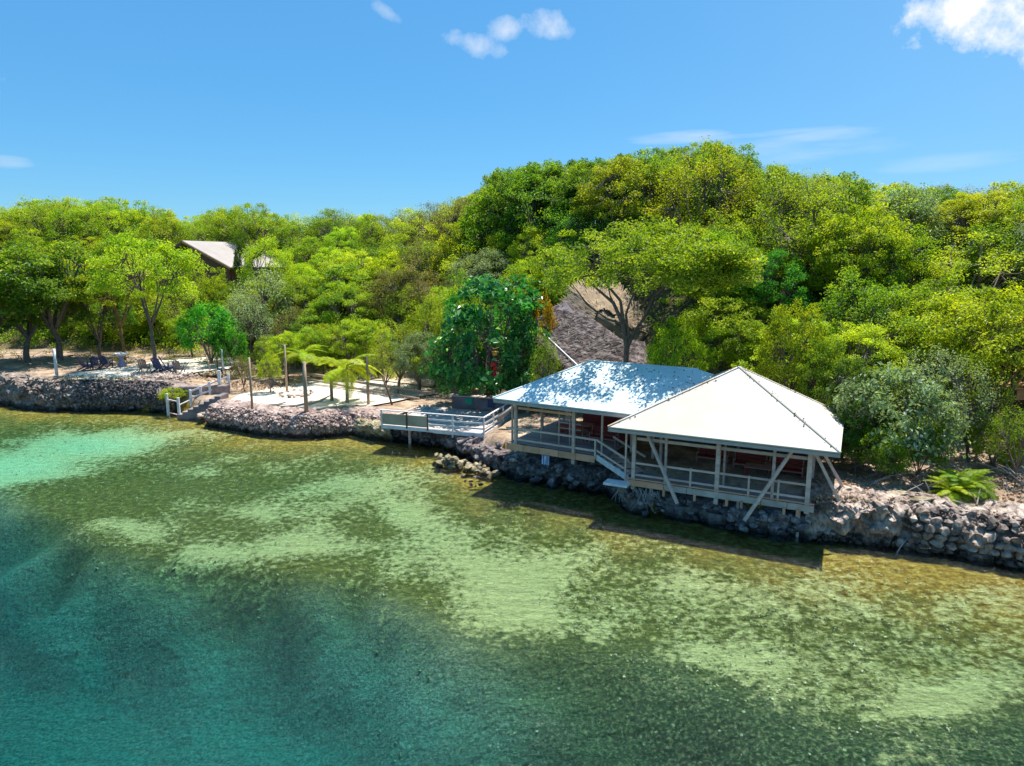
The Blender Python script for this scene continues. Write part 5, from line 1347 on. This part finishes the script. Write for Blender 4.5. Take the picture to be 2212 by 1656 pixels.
hero(1142, 760, 690, 38, 'shrub', 'bright', 'light green bush in front of the golden bush', name='bush', cat='bush', y=48.2)
hero(1452, 800, 690, 62, 'broad3', 'bright', 'light green round-crowned tree with red-brown trunk right behind the left pavilion', y=41)
hero(1530, 800, 700, 60, 'broad1', 'bright', 'light green tree behind the ridge of the left pavilion', y=45)
hero(1610, 800, 690, 60, 'broad2', 'green', 'mid-green tree behind the peak of the right pavilion roof', y=44)
hero(1700, 810, 655, 70, 'broad1', 'bright', 'bright green tree with dark trunk behind the right pavilion roof', y=39.5)
hero(1772, 860, 735, 52, 'broad2', 'green', 'green tree leaning its crown over the back right slope of the right pavilion roof', y=37)
hero(1822, 905, 772, 62, 'broad2', 'dark', 'dark green tree brushing the back right corner of the right pavilion roof', y=34.8)
hero(1905, 1035, 925, 52, 'shrub', 'green', 'low green shrub at the foot of the wide grey-green shrub', name='shrub', cat='shrub', y=31)
hero(1985, 1035, 900, 60, 'shrub', 'dark', 'low dark green shrub left of the feathery palm on the right bank', name='shrub', cat='shrub', y=31.5)
hero(1850, 1010, 930, 40, 'fine2', 'green', 'small green shrub right of the outer pavilion brace', name='shrub', cat='shrub', y=32)
hero(2150, 1000, 900, 55, 'shrub', 'green', 'round green shrub behind the feathery palm on the right bank', name='shrub', cat='shrub', y=33)
hero(1790, 880, 790, 50, 'dense', 'dark', 'dark bush touching the back right corner of the right pavilion roof', y=37.5)
hero(1840, 980, 700, 110, 'fine1', 'yellow', 'large yellow-green tree right of the right pavilion', y=38)
hero(1930, 1015, 790, 118, 'shrub', 'grey', 'wide grey-green shrub hanging over the right rock bank', name='shrub', cat='shrub', y=32.5)
hero(1860, 1000, 860, 66, 'dense', 'dark', 'dark shaded shrub between the right pavilion and the grey-green shrub', name='shrub', cat='shrub', y=33)
hero(2020, 1000, 760, 95, 'sparse', 'grey', 'pale twiggy shrub right of the wide grey-green shrub', name='shrub', cat='shrub', y=34)
hero(2010, 960, 640, 110, 'fine2', 'yellow', 'yellow-green tree behind the pale twiggy shrub', y=40)
hero(2095, 1000, 765, 70, 'sparse', 'green', 'loose green tree with forked dark trunk left of the timber balcony', y=34)
hero(2195, 1010, 885, 62, 'sparse', 'green', 'open shrub with red tips below the timber balcony', name='shrub', cat='shrub', y=31)
hero(2300, 930, 600, 90, 'broad1', 'green', 'green tree cut off by the right edge above the timber balcony', y=41)
# the bare-limbed tree before the hut: seen through its limbs
def big_limbed():
    g = Vector((0, 0, 0)); y = 44.0; base = ay(1357, 800, y); base.z = gz(base.x, base.y)
    t = thing('tree', base, 'spreading tree with bare forked limbs in front of the thatched hut', 'tree')
    mb = MB()
    def limb(pts, rads): mb.tube([ay(*p) - Vector((base.x, base.y, base.z)) for p in pts], [.8 * q for q in rads], 7, cap=False)
    limb([(1357, 812, y), (1352, 780, y), (1354, 745, y)], [.28, .23, .20])
    limb([(1354, 750, y), (1345, 700, y), (1325, 655, y), (1290, 625, y), (1262, 600, y)], [.22, .18, .14, .09, .04])
    limb([(1345, 700, y), (1312, 690, y), (1270, 660, y), (1238, 618, y - .5)], [.10, .10, .08, .03])
    limb([(1348, 705, y), (1340, 650, y), (1306, 610, y), (1290, 560, y)], [.16, .12, .09, .04])
    limb([(1355, 750, y), (1368, 720, y), (1390, 690, y), (1412, 640, y), (1440, 590, y)], [.2, .15, .12, .09, .04])
    limb([(1370, 718, y), (1400, 700, y), (1440, 690, y + 1), (1490, 650, y + 2)], [.12, .08, .06, .03])
    limb([(1358, 728, y), (1352, 680, y), (1362, 650, y - 1), (1380, 620, y - 1), (1390, 560, y)], [.14, .1, .08, .06, .03])
    limb([(1412, 640, y), (1460, 600, y - 2), (1530, 590, y - 5), (1600, 570, y - 7)], [.09, .08, .06, .02])
    limb([(1440, 590, y), (1480, 580, y - 4), (1500, 560, y - 8)], [.06, .05, .02])
    limb([(1330, 665, y), (1318, 640, y), (1310, 600, y)], [.08, .06, .03])
    for k in range(60):
        a = random.choice([(1262, 600), (1290, 570), (1390, 570), (1440, 590), (1412, 640), (1306, 610), (1310, 600), (1370, 640)])
        limb([(a[0], a[1], y), (a[0] + random.uniform(-30, 40), a[1] - random.uniform(10, 50), y + random.uniform(-2, 2)), (a[0] + random.uniform(-70, 90), a[1] - random.uniform(30, 90), y + random.uniform(-6, 3))], [.05, .03, .012])
    o = link('trunk', mb.mesh('trunk', M['bark'], True), t)
    r = np.random.default_rng(77); Vs = []; Fs = []; T = []; b = 0
    for k in range(190):
        u = r.uniform(1195, 1560) if k < 150 else r.uniform(1380, 1580); v = 612 - 128 * math.sqrt(max(0, 1 - ((u - 1385) / 190) ** 2)) * r.uniform(.05, 1.0) + r.uniform(-14, 24)
        c = np.array(ay(u, v, y + (r.uniform(-7.0, -2.0) if k % 2 else r.uniform(-2.0, 3.0))) - base); n = 95; q = r.normal(size=(n, 3)); q /= np.linalg.norm(q, axis=1, keepdims=True); q *= r.random((n, 1)) ** .45 * np.array([.75, .75, .45]) * r.uniform(.7, 1.2)
        nn = r.normal(size=(n, 3)) * .5 + [0, 0, .9]; nn /= np.linalg.norm(nn, axis=1, keepdims=True)
        vv, f = leaf_quads(c + q, nn, .2 * r.uniform(.6, 1.3, n), r); Vs.append(vv); Fs.append(f + b); b += len(vv); T.append(np.repeat(np.clip(r.uniform(.2, .8) + r.normal(0, .15, n), 0, 1), 4))
    for k in range(150):   # boughs reaching out over the roof
        u = r.uniform(1425, 1620) if k < 85 else r.uniform(1500, 1630); yb = r.uniform(35.6, 39.8); c = np.array(ay(u, r.uniform(535, 612), yb) - base); n = 95
        q = r.normal(size=(n, 3)); q /= np.linalg.norm(q, axis=1, keepdims=True); q *= r.random((n, 1)) ** .45 * np.array([.8, .8, .4]) * r.uniform(.7, 1.2)
        nn = r.normal(size=(n, 3)) * .5 + [0, 0, .9]; nn /= np.linalg.norm(nn, axis=1, keepdims=True)
        vv, f = leaf_quads(c + q, nn, .2 * r.uniform(.6, 1.3, n), r); Vs.append(vv); Fs.append(f + b); b += len(vv); T.append(np.repeat(np.clip(r.uniform(.2, .8) + r.normal(0, .15, n), 0, 1), 4))
    link('crown', mesh_np('crown', np.concatenate(Vs), np.concatenate(Fs), [LEAF['green']], False, {'tint': ('POINT', np.concatenate(T))}), t)
big_limbed()

# ---- palms: every frond a part
def frond_mesh(L=2.6, seed=0, droop=.9, n=26, wd=.55, lw=.035):
    r = random.Random(seed); mb = MB(); pts = []
    for k in range(9):
        t = k / 8; pts.append(Vector((L * t * (1 - .18 * t), 0, L * (.42 * t - droop * .62 * t * t))))
    mb.tube(pts, [.03 * (1 - k / 10) for k in range(9)], 4)
    for k in range(n):
        t = .16 + .82 * k / n; i = t * 8; a = int(i); p = pts[a].lerp(pts[min(a + 1, 8)], i - a); d = (pts[min(a + 1, 8)] - pts[a]).normalized()
        l = wd * math.sin(math.pi * (.12 + .85 * t)) * r.uniform(.85, 1.15)
        for s in (-1, 1):
            e = p + Vector((0, s * l, 0)) + d * l * .55 + Vector((0, 0, -.30 * l)); w_ = d * lw
            b = len(mb.v); mb.v += [tuple(p - w_), tuple(p + w_), tuple((p + e) / 2 + w_ * 1.2 + Vector((0, 0, .05 * l))), tuple(e), tuple((p + e) / 2 - w_ * 1.2 + Vector((0, 0, .05 * l)))]
            mb.f.append((b, b + 1, b + 2, b + 3, b + 4)); mb.mi.append(0)
    me = mb.mesh('frond', LEAF['bright']); at_ = me.attributes.new('tint', 'FLOAT', 'POINT')
    at_.data.foreach_set('value', [min(1, max(0, .5 + .25 * math.sin(v.index * .7))) for v in me.vertices]); return me
FR = [frond_mesh(2.6, s, d) for s, d in ((1, .8), (2, 1.0), (3, 1.2))]
FR2 = [frond_mesh(2.6, s, d, 44, .5, .016) for s, d in ((4, .9), (5, 1.1), (6, 1.3))]
def palm(u, vb, y, th, L, kind, label, n=13, cat='palm', name='palm_tree', up=.25, tr=.12, fr=None):
    if y is None: g = ground_at(u, vb)
    else: x = (u - 1106) / FPX * (y * math.cos(PITCH) + 9 * math.sin(PITCH)); g = Vector((x, y, gz(x, y)))
    t = thing(name, g, label, cat); HERO.append((g.x, g.y, 1.5))
    if th > .3:
        mb = MB(); mb.tube([(0, 0, -.3), (.05, 0, th * .5), (0, 0, th)], [tr * 1.2, tr, tr * .85], 8, cap=False); link('trunk', mb.mesh('trunk', M['bark_pale'], True), t)
    for k in range(n):
        o = link('frond', (fr or FR)[k % 3], t); o.location = (0, 0, th); o.rotation_euler = (random.uniform(-.2, .2), -up * random.uniform(-.8, 2.6) if up < .8 else -random.uniform(.0, .95), k * 2.4 + random.uniform(-.3, .3)); s = L / 2.6 * random.uniform(.85, 1.1); o.scale = (s, s, s)
        o.material_slots[0].link = 'OBJECT'; o.material_slots[0].material = LEAF[kind]
palm(748, 866, 51, 2.7, 3.3, 'yellow', 'yellowish palm arching its fronds over the white sand', 16, fr=FR2)
palm(655, 820, 60, 2.4, 2.7, 'bright', 'small light green palm behind the stout pole', 20, fr=FR2)
palm(905, 830, 56, 2.6, 2.6, 'yellow', 'yellow-green palm behind the left end of the timber deck', 18, fr=FR2)
hero(835, 845, 742, 40, 'sparse', 'yellow', 'thin yellow-green sapling beside the dark leaning stake', bark='bark_pale')
hero(585, 850, 765, 26, 'fine2', 'bright', 'small bright sapling by the left pole of the white sand')
hero(528, 846, 770, 22, 'sparse', 'olive', 'brownish bush above the white railing', name='bush', cat='bush')
palm(825, 700, 66, 2.0, 2.2, 'vivid', 'emerald fan palm in the middle of the forest slope', 16, up=.35)
palm(2085, 1075, 29.2, .25, 1.65, 'green', 'low feathery light green palm on top of the right rock bank', 46, up=1.0, fr=FR2)
palm(2062, 1085, 28.6, .15, 1.3, 'yellow', 'small yellowish fern palm left of the feathery one on the right bank', 30, up=.9, fr=FR2)
palm(1140, 790, 46, 1.2, 1.1, 'vivid', 'small emerald palm left of the left pavilion roof', 11, up=.4)
palm(1590, 790, 43.5, 1.7, 1.2, 'bright', 'thin palm behind the peak of the right pavilion roof', 9, up=.4, tr=.07)
# trailing plant on the bank by the boat steps
cu = tree('shrub', 'shrub', 'yellow', at(368, 852, 1.6).x, at(368, 852, 1.6).y + .6, .9, 1.2, 1.1, 'olive creeper spilling over the rocks above the swim ladder', 'shrub')

# ---- forest
TOPS = [(-300, 440), (0, 452), (100, 432), (200, 424), (330, 440), (430, 474), (480, 448), (540, 442), (600, 462), (640, 470), (720, 450), (760, 458), (820, 468), (870, 458), (960, 434), (1010, 428), (1050, 400), (1100, 366), (1160, 356),
        (1250, 350), (1330, 338), (1420, 322), (1510, 308), (1590, 320), (1630, 362), (1700, 358), (1740, 372), (1840, 384), (1880, 412), (1940, 398), (2050, 404), (2120, 402), (2212, 396), (2500, 400)]
TU = np.array([t[0] for t in TOPS], float); TV = np.array([t[1] for t in TOPS], float)
HOUSE_WIN = (408, 556, 603); HUT_WIN = (1165, 1400, 772)
random.seed(31)
kinds = ['bright', 'yellow', 'green', 'olive', 'dark']
KN = {'vivid': 'vivid green', 'bright': 'bright green', 'yellow': 'yellow-green', 'green': 'mid-green', 'olive': 'olive-brown', 'dark': 'dark green', 'grey': 'grey-green'}
def zone(u):
    return ('left hillside' if u < 700 else 'middle hillside' if u < 1050 else 'hill behind the pavilions' if u < 1760 else 'right hillside')
cands = []
yy = 36.0
while yy < 122:
    xx = -yy * .95 - 4
    while xx < yy * .86 + 6:
        cands.append((xx + random.uniform(-1.6, 1.6), yy + random.uniform(-1.4, 1.4))); xx += 4.5 if yy < 80 else 5.2
    yy += 3.7 if yy < 80 else 4.4
cx = np.array([c[0] for c in cands]); cy = np.array([c[1] for c in cands]); cdist = shore_d(cx, cy); chh = height(cx, cy, cdist)
placed = 0
for i in np.argsort(cy):
    x, y, d, z = cx[i], cy[i], cdist[i], chh[i]
    u, vb = proj(x, y, z)
    if u < -150 or u > 2360: continue
    d0 = float(np.interp(u, U_K, D0)); dr = float(np.interp(u, U_K, DR))
    if d < d0 + 1.5 or d > dr + 9: continue
    if any((x - hx) ** 2 + (y - hy) ** 2 < (hr * .55) ** 2 + 1.2 for hx, hy, hr in HERO): continue
    if u < 120 and d < d0 + 6 and random.random() < .3: continue
    h = random.uniform(5.2, 8.2); rad = random.uniform(2.6, 3.9)
    vt_lim = float(np.interp(u, TU, TV)); vt = proj(x, y, z + h)[1]
    zlim = z_at(vt_lim + random.uniform(0, 10), y)
    on_ridge = d > dr - 9
    if on_ridge and zlim - z < 11 and zlim - z > 3.5: h = (zlim - z); rad = max(rad, h * .46)
    if z + h > zlim: h = zlim - z
    if h < 3.0: continue
    # keep the house roof and the hut in sight
    u0, u1 = u - rad / y * FPX, u + rad / y * FPX
    if y < 89 and u1 > HOUSE_WIN[0] and u0 < HOUSE_WIN[1]:
        h = min(h, z_at(HOUSE_WIN[2] + random.uniform(-4, 12), y) - z)
    if 84 < y < 100 and 380 < u < 640 and y < 97: continue
    if y < 62 and u1 > HUT_WIN[0] and u0 < HUT_WIN[1]: continue
    if h < 2.6: continue
    rad = min(rad, h * .62)
    dens = random.random(); front = (d - d0) / (dr - d0)
    if zone(u) == 'hill behind the pavilions':
        k = random.choice(['bright', 'bright', 'green', 'green', 'yellow', 'vivid']) if front < .7 else random.choice(['green', 'dark', 'dark', 'green'])
    elif zone(u) == 'right hillside': k = random.choice(['yellow', 'bright', 'green', 'yellow', 'olive', 'grey', 'bright'])
    elif zone(u) == 'middle hillside': k = random.choice(['yellow', 'bright', 'green', 'olive', 'yellow', 'bright', 'grey'])
    else: k = random.choice(['yellow', 'bright', 'bright', 'yellow', 'green'])
    pr = random.choice({'dark': ['dense', 'wood3', 'broad3'], 'green': ['wood1', 'wood2', 'wood3', 'broad2'], 'olive': ['sparse', 'wood2', 'wood4'], 'grey': ['sparse', 'sparse', 'fine2']}.get(k, ['wood1', 'wood2', 'wood3', 'wood4', 'fine1', 'broad3']))
    zn = ('left of the brown house' if u < 400 else 'around the brown house' if u < 700 else 'above the white sand' if u < 950 else 'above the dark broad-leaved tree' if u < 1160
          else 'above the thatched hut' if u < 1480 else 'above the right pavilion' if u < 1800 else 'right of the pavilions')
    row = 'on the skyline' if front > .72 else 'at mid slope' if front > .34 else 'at the forest foot'
    tree('forest_tree', pr, k, x, y, z, h, rad, f'{KN[k]} forest tree {row}, {zn}', 'tree', f'{KN[k]} trees {row}, {zn}')
    placed += 1
print('forest trees', placed, 'all trees', n_tree)

# ---- undergrowth over the forest floor and between the trunks
def undergrowth(name, n_clump, per, sel, kind, leaf, hmax, label, seed):
    r = np.random.default_rng(seed)
    x = r.uniform(-70, 55, n_clump * 6); y = r.uniform(30, 115, n_clump * 6); d = shore_d(x, y)
    u = 1106 + FPX * x / (y * math.cos(PITCH) + 1.5)
    d0 = np.interp(u, U_K, D0); dr = np.interp(u, U_K, DR)
    ok = (u > -120) & (u < 2330) & sel(x, y, d, u, d0, dr); x = x[ok][:n_clump]; y = y[ok][:n_clump]
    z = height(x, y); Vs = []; Fs = []; T = []; b = 0
    for i in range(len(x)):
        hh = r.uniform(.35, 1) * hmax; n = per; q = r.normal(size=(n, 3)); q /= np.linalg.norm(q, axis=1, keepdims=True)
        q *= r.random((n, 1)) ** .4 * np.array([hh * .8, hh * .8, hh * .55]); c = q + np.array([x[i], y[i], z[i] + hh * .45])
        nn = r.normal(size=(n, 3)) * .6 + [0, -.2, .8]; nn /= np.linalg.norm(nn, axis=1, keepdims=True)
        v, f = leaf_quads(c, nn, leaf * r.uniform(.6, 1.4, n), r); Vs.append(v); Fs.append(f + b); b += len(v); T.append(np.repeat(np.clip(r.uniform(.1, .8) + r.normal(0, .15, n), 0, 1), 4))
    o = link(name, mesh_np(name, np.concatenate(Vs), np.concatenate(Fs), [LEAF[kind]], False, {'tint': ('POINT', np.concatenate(T))})); tag(o, label, 'undergrowth', kind='stuff')
hut_x = lambda u, y: ~((u > 1150) & (u < 1410) & (y > 44) & (y < 62))
house_x = lambda u, y: ~((u > 395) & (u < 600) & (y > 70) & (y < 92))
undergrowth('undergrowth', 1500, 46, lambda x, y, d, u, d0, dr: (d > d0 + 1.0) & (d < dr + 6) & hut_x(u, y) & house_x(u, y), 'green', .28, 1.9, 'mixed green undergrowth between the forest trees', 41)
undergrowth('undergrowth', 500, 46, lambda x, y, d, u, d0, dr: (d > d0 - .5) & (d < d0 + 9) & hut_x(u, y), 'yellow', .24, 1.5, 'yellow-green undergrowth along the foot of the forest', 42)
undergrowth('dry_brush', 420, 46, lambda x, y, d, u, d0, dr: (d > 8.5) & (d < d0 + 5) & (u < 1000) & ~((u > 640) & (u < 950) & (d < 13)), 'olive', .16, 1.1, 'dry brown brush between the sand and the forest', 43)

# dry fallen branches along the foot of the forest
mb = MB()
for k in range(260):
    u = random.uniform(30, 980); p = ground_at(u, random.uniform(768, 800)) if k < 130 else Vector((0, 0, 0))
    if k >= 130:
        x = random.uniform(16, 27); y = random.uniform(27, 36); p = Vector((x, y, gz(x, y)))
    a = random.uniform(0, 6.28); l = random.uniform(.4, 2.0); q = p + Vector((math.cos(a) * l, math.sin(a) * l, random.uniform(0, .9))); mb.tube([p, (p + q) / 2 + Vector((0, 0, .08)), q], [.035, .025, .01], 4)
o = mb.build('fallen_branches', M['driftwood']); tag(o, 'dry fallen branches along the foot of the forest', 'branches', kind='stuff')

# ------------------------------------------------------------------ pale coral bits on the reef flat
r = np.random.default_rng(91)
M['coral_bits'] = mat('pale_coral_rubble', (0.72, 0.68, 0.36), .9, (0.5, 0.46, 0.2), 2)
cnt = []; sz = []
for k in range(5200):
    u = r.uniform(-40, 2260); v = r.uniform(930, 1640); p = at(u, v, 0); cnt.append((p.x, p.y)); sz.append(r.uniform(.03, .09))
cx_ = np.array([c[0] for c in cnt]); cy_ = np.array([c[1] for c in cnt]); sd_ = shore_d(cx_, cy_); cl_ = fbm(np.stack([cx_ * .35, cy_ * .35, cx_ * 0], -1), 3, 66); k_ = (sd_ < -1.0) & (cl_ > .46) & ((poly_d(cx_, cy_, SHELF) > 0) | (r.random(len(cx_)) < .10))
cz_ = height(cx_[k_], cy_[k_]); pts = [(a, b_, c + .02) for a, b_, c in zip(cx_[k_], cy_[k_], cz_)]
o = rubble(None, 'coral_rubble', pts, [q for q, e in zip(sz, k_) if e], M['coral_bits'], 12); tag(o, 'pale bits of coral rubble scattered over the sea bed', kind='stuff')

# leaf litter blown onto the roofs
cnt = []
for k in range(260):
    q = Q(random.uniform(.8, 9.5), random.gauss(2.6, .8), 0); t_ = ((q - L0).dot(YL) + .62) / (DL / 2 + .62)
    if 0 < t_ < .97: cnt.append((q.x, q.y, 4.72 + (6.55 - 4.72) * t_ + .015))
for i_, n_ in ((0, 40), (1, 60), (2, 60), (3, 90)):
    for k in range(n_):
        p = E[i_].lerp(pk, random.random() ** .7); p = p + Vector((random.gauss(0, .10), random.gauss(0, .10), .02)); cnt.append(tuple(p))
o = rubble(None, 'roof_litter', cnt, [random.uniform(.02, .06) for _ in cnt], M['litter'], 14); tag(o, 'dry leaves and twigs lying on the pavilion roofs', kind='stuff')
